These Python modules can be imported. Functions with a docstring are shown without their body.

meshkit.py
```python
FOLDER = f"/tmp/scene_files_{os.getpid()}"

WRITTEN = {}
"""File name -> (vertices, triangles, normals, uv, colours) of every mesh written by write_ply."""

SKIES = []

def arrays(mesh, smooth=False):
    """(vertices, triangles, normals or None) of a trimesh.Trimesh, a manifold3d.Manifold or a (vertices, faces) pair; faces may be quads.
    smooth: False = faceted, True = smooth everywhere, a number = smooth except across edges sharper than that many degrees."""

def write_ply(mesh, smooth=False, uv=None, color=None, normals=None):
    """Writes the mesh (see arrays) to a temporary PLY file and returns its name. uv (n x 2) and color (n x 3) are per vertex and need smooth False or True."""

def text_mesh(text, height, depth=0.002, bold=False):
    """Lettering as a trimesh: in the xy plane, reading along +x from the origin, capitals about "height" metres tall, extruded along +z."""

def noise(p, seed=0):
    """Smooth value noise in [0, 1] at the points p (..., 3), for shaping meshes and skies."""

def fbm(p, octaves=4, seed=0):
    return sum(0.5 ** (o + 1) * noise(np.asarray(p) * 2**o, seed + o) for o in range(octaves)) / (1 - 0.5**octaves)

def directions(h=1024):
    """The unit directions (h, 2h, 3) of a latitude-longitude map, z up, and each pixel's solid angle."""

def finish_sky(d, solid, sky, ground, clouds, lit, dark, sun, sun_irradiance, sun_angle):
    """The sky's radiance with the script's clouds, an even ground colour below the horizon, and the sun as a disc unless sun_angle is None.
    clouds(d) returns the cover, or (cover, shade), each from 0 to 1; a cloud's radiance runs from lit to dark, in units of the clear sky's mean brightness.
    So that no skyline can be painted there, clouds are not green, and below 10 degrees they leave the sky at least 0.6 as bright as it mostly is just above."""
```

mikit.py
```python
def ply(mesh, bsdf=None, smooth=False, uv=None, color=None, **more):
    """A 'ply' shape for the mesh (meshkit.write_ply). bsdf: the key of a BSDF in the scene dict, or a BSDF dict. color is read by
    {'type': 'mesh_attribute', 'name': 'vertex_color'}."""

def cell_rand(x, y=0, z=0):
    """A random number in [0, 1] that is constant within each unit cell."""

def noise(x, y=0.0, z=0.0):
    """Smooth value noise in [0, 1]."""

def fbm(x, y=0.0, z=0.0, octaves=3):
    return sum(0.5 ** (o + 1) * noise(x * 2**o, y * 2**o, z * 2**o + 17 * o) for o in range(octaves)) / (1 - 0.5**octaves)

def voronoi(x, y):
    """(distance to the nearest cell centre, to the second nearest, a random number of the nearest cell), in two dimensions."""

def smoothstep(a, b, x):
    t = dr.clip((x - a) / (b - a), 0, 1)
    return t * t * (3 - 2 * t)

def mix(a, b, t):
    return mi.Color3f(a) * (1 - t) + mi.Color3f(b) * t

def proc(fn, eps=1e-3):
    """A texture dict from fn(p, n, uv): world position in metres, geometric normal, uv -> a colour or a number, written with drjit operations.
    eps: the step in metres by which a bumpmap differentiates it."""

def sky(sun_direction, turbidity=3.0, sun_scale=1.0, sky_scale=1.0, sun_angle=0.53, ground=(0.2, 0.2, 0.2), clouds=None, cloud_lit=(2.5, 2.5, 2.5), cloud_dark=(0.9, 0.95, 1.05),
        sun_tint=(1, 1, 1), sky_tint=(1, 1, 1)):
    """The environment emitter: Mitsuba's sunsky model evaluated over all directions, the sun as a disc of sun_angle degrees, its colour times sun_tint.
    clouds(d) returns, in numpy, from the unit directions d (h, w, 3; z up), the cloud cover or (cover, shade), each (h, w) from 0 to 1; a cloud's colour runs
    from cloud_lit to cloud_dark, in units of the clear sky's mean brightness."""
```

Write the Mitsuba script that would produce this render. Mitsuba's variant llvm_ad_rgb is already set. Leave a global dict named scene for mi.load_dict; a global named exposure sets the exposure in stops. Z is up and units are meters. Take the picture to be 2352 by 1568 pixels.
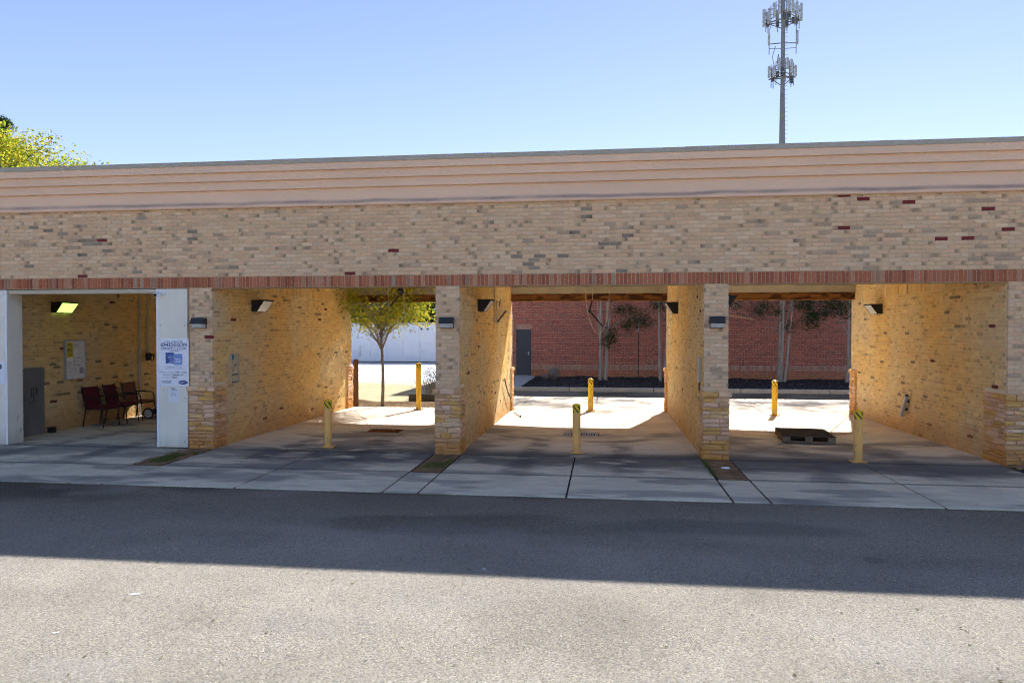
import math, random
import numpy as np, trimesh, drjit as dr, mitsuba as mi
import manifold3d as m3
import mikit, meshkit
from mikit import proc, noise, fbm, voronoi, cell_rand, smoothstep, mix
T = mi.ScalarTransform4f
R = np.random.default_rng(7)
scene, labels = {}, {}

# ---------------------------------------------------------------- camera, sky, exposure
F_PX, YAW, PITCH, CAM_H, CAM_D = 1663.98, 0.12571, -0.01557, 2.2139, 12.684
eye = np.array([0.0, -CAM_D, CAM_H])
fwd = np.array([-math.sin(YAW) * math.cos(PITCH), math.cos(YAW) * math.cos(PITCH), math.sin(PITCH)])
scene['camera'] = {'type': 'perspective', 'fov_axis': 'x', 'fov': 2 * math.degrees(math.atan(1176 / F_PX)), 'near_clip': 0.05, 'far_clip': 3000.0,
                   'to_world': T().look_at(origin=eye.tolist(), target=(eye + fwd * 10).tolist(), up=[0, 0, 1])}
SUN = (0.32, 1.0, 0.885)
scene['sky'] = mikit.sky(SUN, turbidity=1.1, sun_scale=1.15, sky_scale=0.99, sun_tint=(0.80, 1.03, 1.58), sky_tint=(1.06, 0.87, 0.93), ground=(0.3, 0.27, 0.23))
exposure = 2.8


# ---------------------------------------------------------------- helpers
def depth_of(p):
    return (np.asarray(p, float) - eye) @ fwd


def num(key):
    if key not in scene and key not in labels and not any(k in scene for k in ()):
        return key
    i = 1
    while f'{key}_{i:03d}' in scene or f'{key}_{i:03d}' in labels:
        i += 1
    return f'{key}_{i:03d}'


counters = {}


def part(parent, name, mesh, bsdf, smooth=False, uv=None, label=None, kind=None, to_world=None):
    base = f'{parent}__{name}'
    n = counters.get(base, 0)
    counters[base] = n + 1
    key = base if n == 0 else f'{base}_{n:03d}'
    d = mesh if isinstance(mesh, dict) else mikit.ply(mesh, bsdf, smooth=smooth, uv=uv)
    if to_world is not None:
        d = {**d, 'to_world': to_world}
    scene[key] = d
    if label or kind:
        labels[key] = {**({'label': label} if label else {}), **({'kind': kind} if kind else {})}
    return key


def thing(name, label, cat, group=None):
    n = counters.get(name, 0)
    counters[name] = n + 1
    key = name if n == 0 else f'{name}_{n:03d}'
    labels[key] = {'label': label, 'category': cat, **({'group': group} if group else {})}
    return key


def struct(name, mesh, bsdf, label=None, kind='structure', smooth=False, uv=None):
    scene[name] = mikit.ply(mesh, bsdf, smooth=smooth, uv=uv)
    labels[name] = {'label': label or name.replace('_', ' '), 'kind': kind}
    return name


def box(x0, x1, y0, y1, z0, z1):
    m = trimesh.creation.box((x1 - x0, y1 - y0, z1 - z0))
    m.apply_translation(((x0 + x1) / 2, (y0 + y1) / 2, (z0 + z1) / 2))
    return m


def _cb():
    s = []
    for a in range(3):
        for sx in (-1, 1):
            for sy in (-1, 1):
                for sz in (-1, 1):
                    q = np.array([sx, sy, sz], float)
                    w = np.full(3, 0.8); w[a] = 1.0
                    s.append(q * w)
    h = trimesh.convex.convex_hull(np.array(s))
    return np.array(h.vertices), np.array(h.faces)


CBV, CBF = _cb()


def cbox(x0, x1, y0, y1, z0, z1, c=0.01):
    half = np.array([x1 - x0, y1 - y0, z1 - z0]) / 2
    c = min(c, half.min() * 0.6)
    on = np.abs(CBV) > 0.9
    v = np.sign(CBV) * np.where(on, half, half - c) + np.array([x0 + x1, y0 + y1, z0 + z1]) / 2
    return trimesh.Trimesh(v, CBF, process=False)


def cat(*ms):
    flat = []
    for m in ms:
        flat += m if isinstance(m, (list, tuple)) else [m]
    return trimesh.util.concatenate(flat)


def tube(pts, r, n=8, caps=True):
    pts = np.asarray(pts, float)
    rr = np.broadcast_to(np.asarray(r, float), (len(pts),))
    tang = np.gradient(pts, axis=0)
    tang /= np.linalg.norm(tang, axis=1, keepdims=True) + 1e-12
    up = np.array([0, 0, 1.0]) if abs(tang[0, 2]) < 0.8 else np.array([1.0, 0, 0])
    V, a = [], np.arange(n) * 2 * np.pi / n
    u = np.cross(tang[0], up); u /= np.linalg.norm(u)
    for i in range(len(pts)):
        u = u - tang[i] * (u @ tang[i]); u /= np.linalg.norm(u)
        w = np.cross(tang[i], u)
        V.append(pts[i] + rr[i] * (np.cos(a)[:, None] * u + np.sin(a)[:, None] * w))
    V = np.vstack(V)
    Fc = []
    for i in range(len(pts) - 1):
        for k in range(n):
            p, q = i * n + k, i * n + (k + 1) % n
            Fc += [[p, q, q + n], [p, q + n, p + n]]
    if caps:
        c0, c1 = len(V), len(V) + 1
        V = np.vstack([V, pts[0], pts[-1]])
        e = (len(pts) - 1) * n
        for k in range(n):
            Fc += [[c0, (k + 1) % n, k], [c1, e + k, e + (k + 1) % n]]
    return trimesh.Trimesh(V, Fc, process=False)


def lathe(prof, n=24):
    prof = np.asarray(prof, float)
    a = np.arange(n) * 2 * np.pi / n
    V = np.vstack([np.stack([r * np.cos(a), r * np.sin(a), np.full(n, z)], 1) for r, z in prof])
    Fc = []
    for i in range(len(prof) - 1):
        for k in range(n):
            p, q = i * n + k, i * n + (k + 1) % n
            Fc += [[p, q, q + n], [p, q + n, p + n]]
    return trimesh.Trimesh(V, Fc, process=False)


def prism(poly, a0, a1, axis='x'):
    """polygon of (u, z) extruded along axis x (u = y) or y (u = x)"""
    from shapely.geometry import Polygon
    m = trimesh.creation.extrude_polygon(Polygon(poly), a1 - a0, engine='earcut')
    v = np.array(m.vertices)
    w = v[:, 2] + a0
    v = np.stack([w, v[:, 0], v[:, 1]], 1) if axis == 'x' else np.stack([v[:, 0], w, v[:, 1]], 1)
    f = np.array(m.faces)
    if axis == 'y':
        f = f[:, ::-1]
    return trimesh.Trimesh(v, f, process=False)


def move(m, dx=0, dy=0, dz=0, rz=0.0, rx=0.0, ry=0.0):
    m = m.copy()
    for ang, ax in ((rx, [1, 0, 0]), (ry, [0, 1, 0]), (rz, [0, 0, 1])):
        if ang:
            m.apply_transform(trimesh.transformations.rotation_matrix(ang, ax))
    m.apply_translation((dx, dy, dz))
    return m


def text(s, x, z, y, height, width=None, center=True, bold=False, depth=0.0015):
    m = meshkit.text_mesh(s, height, depth, bold)
    v = np.array(m.vertices)
    v[:, 0] -= v[:, 0].min()
    if width:
        v[:, 0] *= width / v[:, 0].max()
    if center:
        v[:, 0] -= v[:, 0].max() / 2
    m.vertices = np.stack([v[:, 0] + x, y - v[:, 2], v[:, 1] + z], 1)
    return m


def grid(x0, x1, y0, y1, nx, ny, fz):
    x, y = np.meshgrid(np.linspace(x0, x1, nx), np.linspace(y0, y1, ny))
    z = fz(x, y)
    i = np.arange(nx * ny).reshape(ny, nx)
    f = np.concatenate([np.stack([i[:-1, :-1], i[:-1, 1:], i[1:, 1:]], -1).reshape(-1, 3), np.stack([i[:-1, :-1], i[1:, 1:], i[1:, :-1]], -1).reshape(-1, 3)])
    return trimesh.Trimesh(np.stack([x, y, z], -1).reshape(-1, 3), f, process=False)


# ---------------------------------------------------------------- materials
def two(d):
    return {'type': 'twosided', 'bsdf': d}


def plain(name, rgb, rough=0.6, spec=0.3, metal=0.0, **k):
    scene[name] = two({'type': 'principled', 'base_color': {'type': 'rgb', 'value': list(rgb)}, 'roughness': rough, 'specular': spec, 'metallic': metal, **k})


def texd(name, fn, bump=None, scale=0.0, eps=1e-3):
    d = {'type': 'diffuse', 'reflectance': proc(fn)}
    if bump:
        d = {'type': 'bumpmap', 'arbitrary': proc(bump, eps), 'scale': scale, 'bsdf': d}
    scene[name] = two(d)


def pal(t, stops):
    c = mi.Color3f(stops[0][1])
    for a, col in stops[1:]:
        c = dr.select(t > a, mi.Color3f(col), c)
    return c


def brick_fn(stops, clay, flash=0.45, ochre_glow=0.0):
    def fn(p, n, uv):
        s = dr.floor(uv.y)
        f = uv.y - s
        c = pal(uv.x, stops) * (0.92 + 0.16 * cell_rand(s, 5))
        r = cell_rand(s, 9)
        e = dr.select(cell_rand(s, 4) > 0.5, f, 1 - f)
        dark = smoothstep(0.74, 0.86, r) * smoothstep(0.35, 0.95, e) * flash
        g = fbm(p.x * 55, p.y * 55, p.z * 70, 2)
        c = c * (1 - dark) * (0.90 + 0.20 * g)
        w = fbm(p.x * 1.1, p.y * 1.1, p.z * 0.8, 2)
        if ochre_glow:
            c = mix(c, c * mi.Color3f(1.1, 0.93, 0.55), ochre_glow * smoothstep(0.3, 0.7, w))  # ochre tint, also paints warm bounced light into the inner bricks
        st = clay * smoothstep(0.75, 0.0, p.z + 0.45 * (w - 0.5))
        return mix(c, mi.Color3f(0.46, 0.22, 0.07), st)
    return fn


TAN = [(0, (.72, .49, .285)), (.36, (.72, .465, .275)), (.64, (.76, .535, .33)), (.88, (.62, .42, .26)), (.945, (.50, .35, .225)), (.975, (.31, .235, .165)), (.985, (.38, .30, .21)), (.993, (.21, .045, .04))]
INN_GLOW = [(0, (.74, .56, .29)), (.36, (.72, .52, .28)), (.62, (.77, .60, .33)), (.92, (.64, .46, .25)), (.965, (.52, .37, .21)), (.984, (.28, .21, .14)), (.996, (.20, .07, .055))]  # yellower brick tones, warm bounce light of the bays put into the colour
RED = [(0, (.44, .15, .075)), (.35, (.48, .18, .095)), (.62, (.38, .125, .068)), (.84, (.48, .24, .14)), (.93, (.37, .20, .125)), (.975, (.42, .30, .20))]
BURG = [(0, (.42, .115, .07)), (.4, (.47, .14, .085)), (.75, (.36, .10, .066)), (.93, (.31, .12, .08))]
PINKB = [(0, (.50, .29, .20)), (.5, (.44, .22, .15)), (.8, (.56, .36, .26))]
texd('m_brick_tan', brick_fn(TAN, 0.0))
texd('m_brick_pier', brick_fn(TAN, 0.35))
texd('m_brick_inner_glow', brick_fn(INN_GLOW, 0.5, 0.28, ochre_glow=0.7))
texd('m_brick_red', brick_fn(RED, 0.0, 0.35))
texd('m_brick_burgundy', brick_fn(BURG, 0.42, 0.3))
texd('m_brick_pink', brick_fn(PINKB, 0.35, 0.2))


def mortar_fn(c, clay):
    def fn(p, n, uv):
        w = fbm(p.x * 3, p.y * 3, p.z * 3, 2)
        g = noise(p.x * 90, p.y * 90, p.z * 90)
        k = mi.Color3f(c) * (0.8 + 0.25 * w + 0.15 * g)
        return mix(k, mi.Color3f(0.48, 0.25, 0.09), clay * smoothstep(0.7, 0.0, p.z + 0.4 * (w - 0.5)))
    return fn


texd('m_mortar', mortar_fn((.62, .50, .34), 0.0))
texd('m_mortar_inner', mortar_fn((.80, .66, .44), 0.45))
texd('m_mortar_grey', mortar_fn((.60, .46, .38), 0.4))


def stone_fn(p, n, uv):
    s = dr.floor(uv.y)
    c = pal(uv.x, [(0, (.72, .44, .20)), (.2, (.72, .44, .27)), (.42, (.68, .39, .13)), (.62, (.74, .49, .28)), (.8, (.62, .37, .19)), (.92, (.74, .49, .31))])
    w = fbm(p.x * 9, p.y * 9, p.z * 26, 3)
    w2 = fbm(p.x * 1.7, p.y * 1.7, p.z * 1.2, 2)
    c = c * (0.62 + 0.76 * w) * (0.9 + 0.2 * cell_rand(s, 2))
    return mix(c, mi.Color3f(0.56, 0.25, 0.06) * (0.7 + 0.6 * w), 0.85 * smoothstep(0.62, 0.02, p.z + 0.35 * (w2 - 0.5)))


texd('m_stone', stone_fn, lambda p, n, uv: fbm(p.x * 40, p.y * 40, p.z * 70, 2), 0.006)


def stucco_fn(p, n, uv):
    w = fbm(p.x * 0.7, p.y, p.z * 3, 3)
    g = noise(p.x * 23, p.y * 23, p.z * 23)
    c = mi.Color3f(.88, .61, .42) * (0.92 + 0.12 * w + 0.04 * g)
    streak = 0.05 * fbm(p.x * 0.9, 2.0, p.z * 0.5, 2)
    line = smoothstep(0.055, 0.0, dr.abs(p.z - 4.535 - 0.03 * (fbm(p.x * 1.5, 3.0, 1.0, 2) - 0.5))) * (0.35 + 0.65 * fbm(p.x * 2.2, 9.0, 0.0, 3))
    return mix(c * (1 - streak), mi.Color3f(.12, .11, .15), 0.8 * line)


texd('m_stucco', stucco_fn)


def metal_grime(c, sc=2.0, amt=0.2):
    def fn(p, n, uv):
        w = fbm(p.x * sc, p.y * sc, p.z * sc * 0.4, 3)
        return mi.Color3f(c) * (1 - amt + 2 * amt * w)
    return fn


def princ(name, fn, rough=0.5, spec=0.4, metal=0.0, **k):
    scene[name] = two({'type': 'principled', 'base_color': proc(fn), 'roughness': rough, 'specular': spec, 'metallic': metal, **k})


texd('m_coping', metal_grime((.44, .40, .32), 1.5, .12))
plain('m_dark_edge', (.05, .05, .05))


def panel_fn(p, n, uv):
    w = fbm(p.x * 2, p.y * 2, p.z * 0.7, 3)
    s = fbm(p.x * 14, p.y * 14, p.z * 1.0, 2)
    c = mi.Color3f(.82, .775, .63) * (0.88 + 0.14 * w + 0.07 * s)
    foot = smoothstep(0.35, 0.0, p.z + 0.25 * (s - 0.5)) * 0.35
    c = mix(c, mi.Color3f(.30, .27, .22), foot)
    sm = smoothstep(.55, .75, fbm(p.y * 22 + p.x * 4, 1.0, p.z * 5, 2)) * smoothstep(.2, .08, dr.abs(p.z - .38)) * smoothstep(.16, .24, p.y)
    return mix(c, mi.Color3f(.1, .09, .08), 0.75 * sm)


princ('m_panel', panel_fn, 0.5)
plain('m_white', (.80, .81, .83), 0.45)
plain('m_sign_white', (.82, .83, .86), 0.4)
plain('m_paper', (.80, .80, .79), 0.8, 0.1)
plain('m_navy', (.022, .045, .20), 0.5)
plain('m_midblue', (.03, .09, .32), 0.5)
plain('m_lightblue', (.22, .32, .60), 0.5)
plain('m_greytext', (.35, .36, .45), 0.6)
plain('m_blacktext', (.06, .06, .08), 0.6)
plain('m_paper_yellow', (.72, .60, .06), 0.7)
plain('m_screw', (.12, .12, .12), 0.5)
plain('m_bronze', (.035, .032, .032), 0.42, 0.4)
plain('m_black', (.018, .018, .02), 0.5)
plain('m_lens', (.62, .62, .58), 0.18, 0.6)
plain('m_lens_stain', (.45, .25, .05), 0.5)
plain('m_burgundy', (.105, .016, .026), 0.75, 0.2)
plain('m_fabric_brown', (.20, .085, .05), 0.8, 0.2)
plain('m_galv', (.45, .45, .43), 0.4, 0.5, 0.3)
plain('m_greycable', (.50, .48, .42), 0.6)
plain('m_beige', (.52, .44, .30), 0.6)
plain('m_bluetape', (.05, .20, .30), 0.6)
plain('m_rubber', (.03, .03, .03), 0.8)
plain('m_palewheel', (.60, .56, .45), 0.6)
princ('m_greydoor', metal_grime((.055, .058, .065), 3, .15), 0.5)
princ('m_plywood', metal_grime((.19, .185, .17), 3.5, .35), 0.8, 0.1)
princ('m_container', metal_grime((.74, .76, .78), 0.6, .05), 0.45)
plain('m_container_rail', (.55, .53, .52), 0.5)
princ('m_galvpole', metal_grime((.24, .24, .24), 0.6, .1), 0.7, 0.2)
plain('m_antenna', (.44, .46, .44), 0.5)
plain('m_antenna_dark', (.10, .11, .12), 0.5)


def bollard_fn(c):
    def fn(p, n, uv):
        w = fbm(p.x * 12, p.y * 12, p.z * 4, 3)
        d = smoothstep(0.28, 0.0, p.z) * 0.7
        k = mix(mi.Color3f(c) * (0.82 + 0.32 * w), mi.Color3f(.30, .17, .06), d * w)
        sc = smoothstep(0.60, 0.70, fbm(p.x * 26, p.y * 26, p.z * 7, 3)) * smoothstep(0.75, 0.4, p.z)
        return mix(k, mi.Color3f(.16, .12, .08), 0.45 * sc)
    return fn


princ('m_yellow_pale', bollard_fn((.92, .50, .13)), 0.45)
princ('m_yellow', bollard_fn((.78, .46, .015)), 0.4)
princ('m_stripe', lambda p, n, uv: dr.select((uv.x * 5 + uv.y * 1.15) - dr.floor(uv.x * 5 + uv.y * 1.15) < 0.36, mi.Color3f(.02, .02, .02), mi.Color3f(.80, .56, .01)), 0.35)


def rust_fn(p, n, uv):
    w = fbm(p.x * 4, p.y * 6, p.z * 9, 3)
    s = smoothstep(0.45, 0.62, w)
    return mix(mi.Color3f(.25, .115, .042), mi.Color3f(.08, .038, .022), s) * (0.8 + 0.4 * noise(p.x * 60, p.y * 60, p.z * 60))


texd('m_rust', rust_fn)
texd('m_block', mortar_fn((.40, .37, .30), 0.0))
plain('m_block_mortar', (.44, .41, .34), 0.9, 0.1)
plain('m_ceiling', (.72, .68, .60), 0.9, 0.1)
plain('m_roofing', (.30, .29, .28), 0.9, 0.1)


def asphalt_fn(p, n, uv):
    w = fbm(p.x * 0.32, p.y * 0.55, 1.0, 3)
    w2 = fbm(p.x * 1.6, p.y * 1.6, 5.0, 3)
    d1, d2, r = voronoi(p.x * 88, p.y * 88)
    spk = dr.select(r > 0.9, 1.55, dr.select(r < 0.28, 0.5, 1.0))
    g = noise(p.x * 150, p.y * 150, 0)
    base = 0.275 + 0.11 * (w - 0.5) + 0.07 * (w2 - 0.5)
    damp_shade = smoothstep(-6.6, -3.2, p.y) * smoothstep(0.42, 0.68, fbm(p.x * 0.45 + 3, p.y * 1.1, 7.0, 3))  # damp blotches, strengthened to paint deeper shade towards the building
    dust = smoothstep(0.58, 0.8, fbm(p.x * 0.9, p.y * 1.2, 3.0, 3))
    near = smoothstep(-5.6, -3.3, p.y + 0.8 * (w2 - 0.5))  # darkening that paints shade near the building into the asphalt colour
    c = base * (1 - 0.42 * damp_shade) * (1 - 0.28 * near) * (0.55 * spk + 0.45) * (0.75 + 0.5 * g)
    hue = cell_rand(dr.floor(p.x * 88), dr.floor(p.y * 88), 8) - 0.5
    col = mi.Color3f(c * (1.20 + 0.10 * hue), c * (1.0 + 0.04 * hue), c * (0.735 - 0.12 * hue))
    col = mix(col, mi.Color3f(.33, .28, .23) * (0.5 + 0.5 * spk), 0.35 * dust)
    oil = smoothstep(0.30, 0.18, dr.sqrt(dr.square(p.x + 8.55) + dr.square((p.y + 4.05) * 1.4)) + 0.12 * (w2 - 0.5))
    oil = dr.maximum(oil, 0.5 * smoothstep(0.8, 0.45, dr.sqrt(dr.square((p.x - 1.4) * 0.45) + dr.square((p.y + 4.3) * 1.9)) + 0.4 * (w2 - 0.5)))
    pale = smoothstep(1.0, 0.4, dr.sqrt(dr.square((p.x - 1.0) * 0.8) + dr.square((p.y + 4.35) * 1.3)) + 0.7 * (w2 - 0.5)) + smoothstep(1.0, 0.5, dr.sqrt(dr.square((p.x - 2.6) * 0.55) + dr.square((p.y + 3.95) * 1.8)) + 0.8 * (w2 - 0.5))
    col = mix(col, mi.Color3f(.30, .255, .20) * (0.5 + 0.5 * spk), 0.30 * pale)
    rut = smoothstep(0.35, 0.1, dr.abs(p.y + 5.0 + 0.6 * dr.sin(p.x * 0.22))) + smoothstep(0.35, 0.1, dr.abs(p.y + 7.3 + 0.5 * dr.sin(p.x * 0.25 + 1)))
    col = col * (1 - 0.10 * rut * smoothstep(0.3, 0.6, w))
    drip = smoothstep(0.10, 0.05, dr.sqrt(dr.square(p.x - dr.floor(p.x / 2.7 + 0.5) * 2.7 - 0.9 * (cell_rand(dr.floor(p.x / 2.7 + 0.5), 4) - 0.5)) + dr.square(p.y + 5.2 + 3.4 * cell_rand(dr.floor(p.x / 2.7 + 0.5), 6))) + 0.22 * (w2 - 0.5) + 0.08 * (noise(p.x * 9, p.y * 9) - 0.5))
    oil = dr.maximum(oil, 0.55 * drip * smoothstep(0.3, 0.7, cell_rand(dr.floor(p.x / 2.7 + 0.5), 11)))
    return mix(col, mi.Color3f(.05, .048, .045), 0.55 * oil)


def asphalt_bump(p, n, uv):
    return noise(p.x * 75, p.y * 75, 0) + 0.7 * noise(p.x * 160, p.y * 160, 3)


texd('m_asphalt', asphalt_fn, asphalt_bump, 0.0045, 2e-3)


def concrete_fn(p, n, uv):
    w = fbm(p.x * 0.5, p.y * 0.9, 2.0, 3)
    w2 = fbm(p.x * 2.2, p.y * 4.0, 4.0, 3)
    g = noise(p.x * 120, p.y * 120, 1) * 0.5 + noise(p.x * 45, p.y * 45, 2) * 0.5
    front = mi.Color3f(.65, .585, .415)
    inside = mi.Color3f(.70, .66, .53)
    rear = mi.Color3f(.70, .58, .42)
    c = mix(front, inside, smoothstep(0.0, 1.6, p.y + 0.8 * (w - 0.5)))
    c = mix(c, rear, smoothstep(2.6, 5.2, p.y + 1.5 * (w - 0.5)))
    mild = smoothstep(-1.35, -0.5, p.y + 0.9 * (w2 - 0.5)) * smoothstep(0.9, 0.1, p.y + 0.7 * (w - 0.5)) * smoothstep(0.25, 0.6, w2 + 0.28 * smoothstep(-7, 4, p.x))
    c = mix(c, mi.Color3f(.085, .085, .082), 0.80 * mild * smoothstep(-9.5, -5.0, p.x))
    bx = (p.x + 0.49) / 4.68 - dr.floor((p.x + 0.49) / 4.68 + 0.5)
    track = smoothstep(0.075, 0.02, dr.abs(dr.abs(bx * (1 + 0.05 * p.y)) - 0.17 - 0.05 * (w - 0.5))) * smoothstep(-2.9, -0.6, p.y) * smoothstep(3.4, 1.2, p.y)
    c = mix(c, mi.Color3f(.10, .095, .085), 0.62 * track * smoothstep(0.25, 0.6, w2))
    arc = smoothstep(0.22, 0.05, dr.abs(dr.sqrt(dr.square(bx * 4.68) * 0.35 + dr.square(p.y - 3.2)) - 1.1 - 0.5 * (w - 0.5))) * smoothstep(3.0, 2.2, p.y)
    c = mix(c, mi.Color3f(.11, .105, .095), 0.55 * arc * smoothstep(0.3, 0.65, fbm(p.x * 1.7, p.y * 2.0, 8.0, 2)))
    st = smoothstep(0.52, 0.72, fbm(p.x * 0.8 + 9, p.y * 1.3, 6.0, 3)) * smoothstep(5.5, 3.2, p.y)
    c = mix(c, mi.Color3f(.15, .145, .135), 0.6 * st)
    seam = dr.maximum(smoothstep(0.085, 0.015, dr.abs(p.y + 1.66)), smoothstep(0.11, 0.02, dr.abs(p.y)) * 0.85)
    c = mix(c, mi.Color3f(.07, .066, .06), 0.6 * seam * smoothstep(0.2, 0.5, w2 + 0.12))
    fr = smoothstep(0.4, -0.3, p.y)
    blot = smoothstep(0.50, 0.66, fbm(p.x * 0.9 + 4, p.y * 2.6, 12.0, 3)) * fr
    c = mix(c, mi.Color3f(.16, .155, .145), 0.5 * blot)
    fine = fbm(p.x * 7, p.y * 16, 3.0, 2)
    return c * (0.60 + 0.22 * w + 0.28 * w2 + 0.20 * fine + 0.14 * g)


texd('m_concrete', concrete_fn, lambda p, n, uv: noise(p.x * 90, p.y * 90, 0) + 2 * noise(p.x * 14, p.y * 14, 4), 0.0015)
plain('m_joint', (.035, .034, .03), 0.95, 0.1)
texd('m_kerb', mortar_fn((.47, .43, .35), 0.0))
texd('m_lot', lambda p, n, uv: mix(mi.Color3f(.52, .40, .22), mi.Color3f(.68, .64, .58), smoothstep(17, 21, p.y + 2 * fbm(p.x, p.y, 0, 2))) * (0.75 + 0.5 * fbm(p.x * 3, p.y * 8, 0, 3)))
texd('m_soil', lambda p, n, uv: mi.Color3f(.24, .155, .085) * (0.5 + 1.0 * fbm(p.x * 9, p.y * 9, p.z * 9, 3)))
texd('m_field', lambda p, n, uv: mi.Color3f(.20, .18, .11) * (0.6 + 0.8 * fbm(p.x * 0.4, p.y * 0.4, 0, 3)))
texd('m_mulch', lambda p, n, uv: mi.Color3f(.060, .048, .043) * (0.4 + 2.2 * cell_rand(p.x * 22 + 3 * noise(p.x * 9, p.y * 9), p.y * 34) * cell_rand(p.x * 9, p.y * 14, 2)))
texd('m_bark_pale', lambda p, n, uv: mi.Color3f(.36, .31, .25) * (0.55 + 0.9 * fbm(p.x * 14, p.y * 14, p.z * 4, 3)))
texd('m_bark', lambda p, n, uv: mi.Color3f(.19, .155, .125) * (0.5 + 1.0 * fbm(p.x * 25, p.y * 25, p.z * 12, 3)))
texd('m_wood_dark', lambda p, n, uv: mi.Color3f(.085, .075, .062) * (0.5 + 1.0 * fbm(p.x * 8, p.y * 30, p.z * 30, 3)))
texd('m_wood_side', lambda p, n, uv: mi.Color3f(.22, .17, .12) * (0.5 + 1.0 * fbm(p.x * 8, p.y * 30, p.z * 30, 3)))
texd('m_post', lambda p, n, uv: mi.Color3f(.15, .075, .035) * (0.5 + 1.0 * fbm(p.x * 25, p.y * 25, p.z * 5, 3)))


def leaf(name, stops, trans):
    scene[name] = {'type': 'principledthin', 'base_color': proc(lambda p, n, uv: pal(uv.x, stops) * (0.8 + 0.4 * uv.y)), 'roughness': 0.5, 'diff_trans': trans, 'spec_trans': 0.0}


leaf('m_leaf_yellow', [(0, (.30, .37, .035)), (.3, (.46, .46, .04)), (.54, (.62, .50, .04)), (.74, (.15, .22, .03)), (.95, (.50, .29, .08))], 1.1)
leaf('m_leaf_dark', [(0, (.030, .055, .022)), (.5, (.045, .075, .028)), (.85, (.07, .09, .03))], 0.6)
leaf('m_needle', [(0, (.06, .10, .035)), (.6, (.09, .13, .04))], 0.7)
leaf('m_grass', [(0, (.10, .17, .04)), (.5, (.16, .20, .05)), (.8, (.25, .20, .10))], 0.8)

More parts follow.
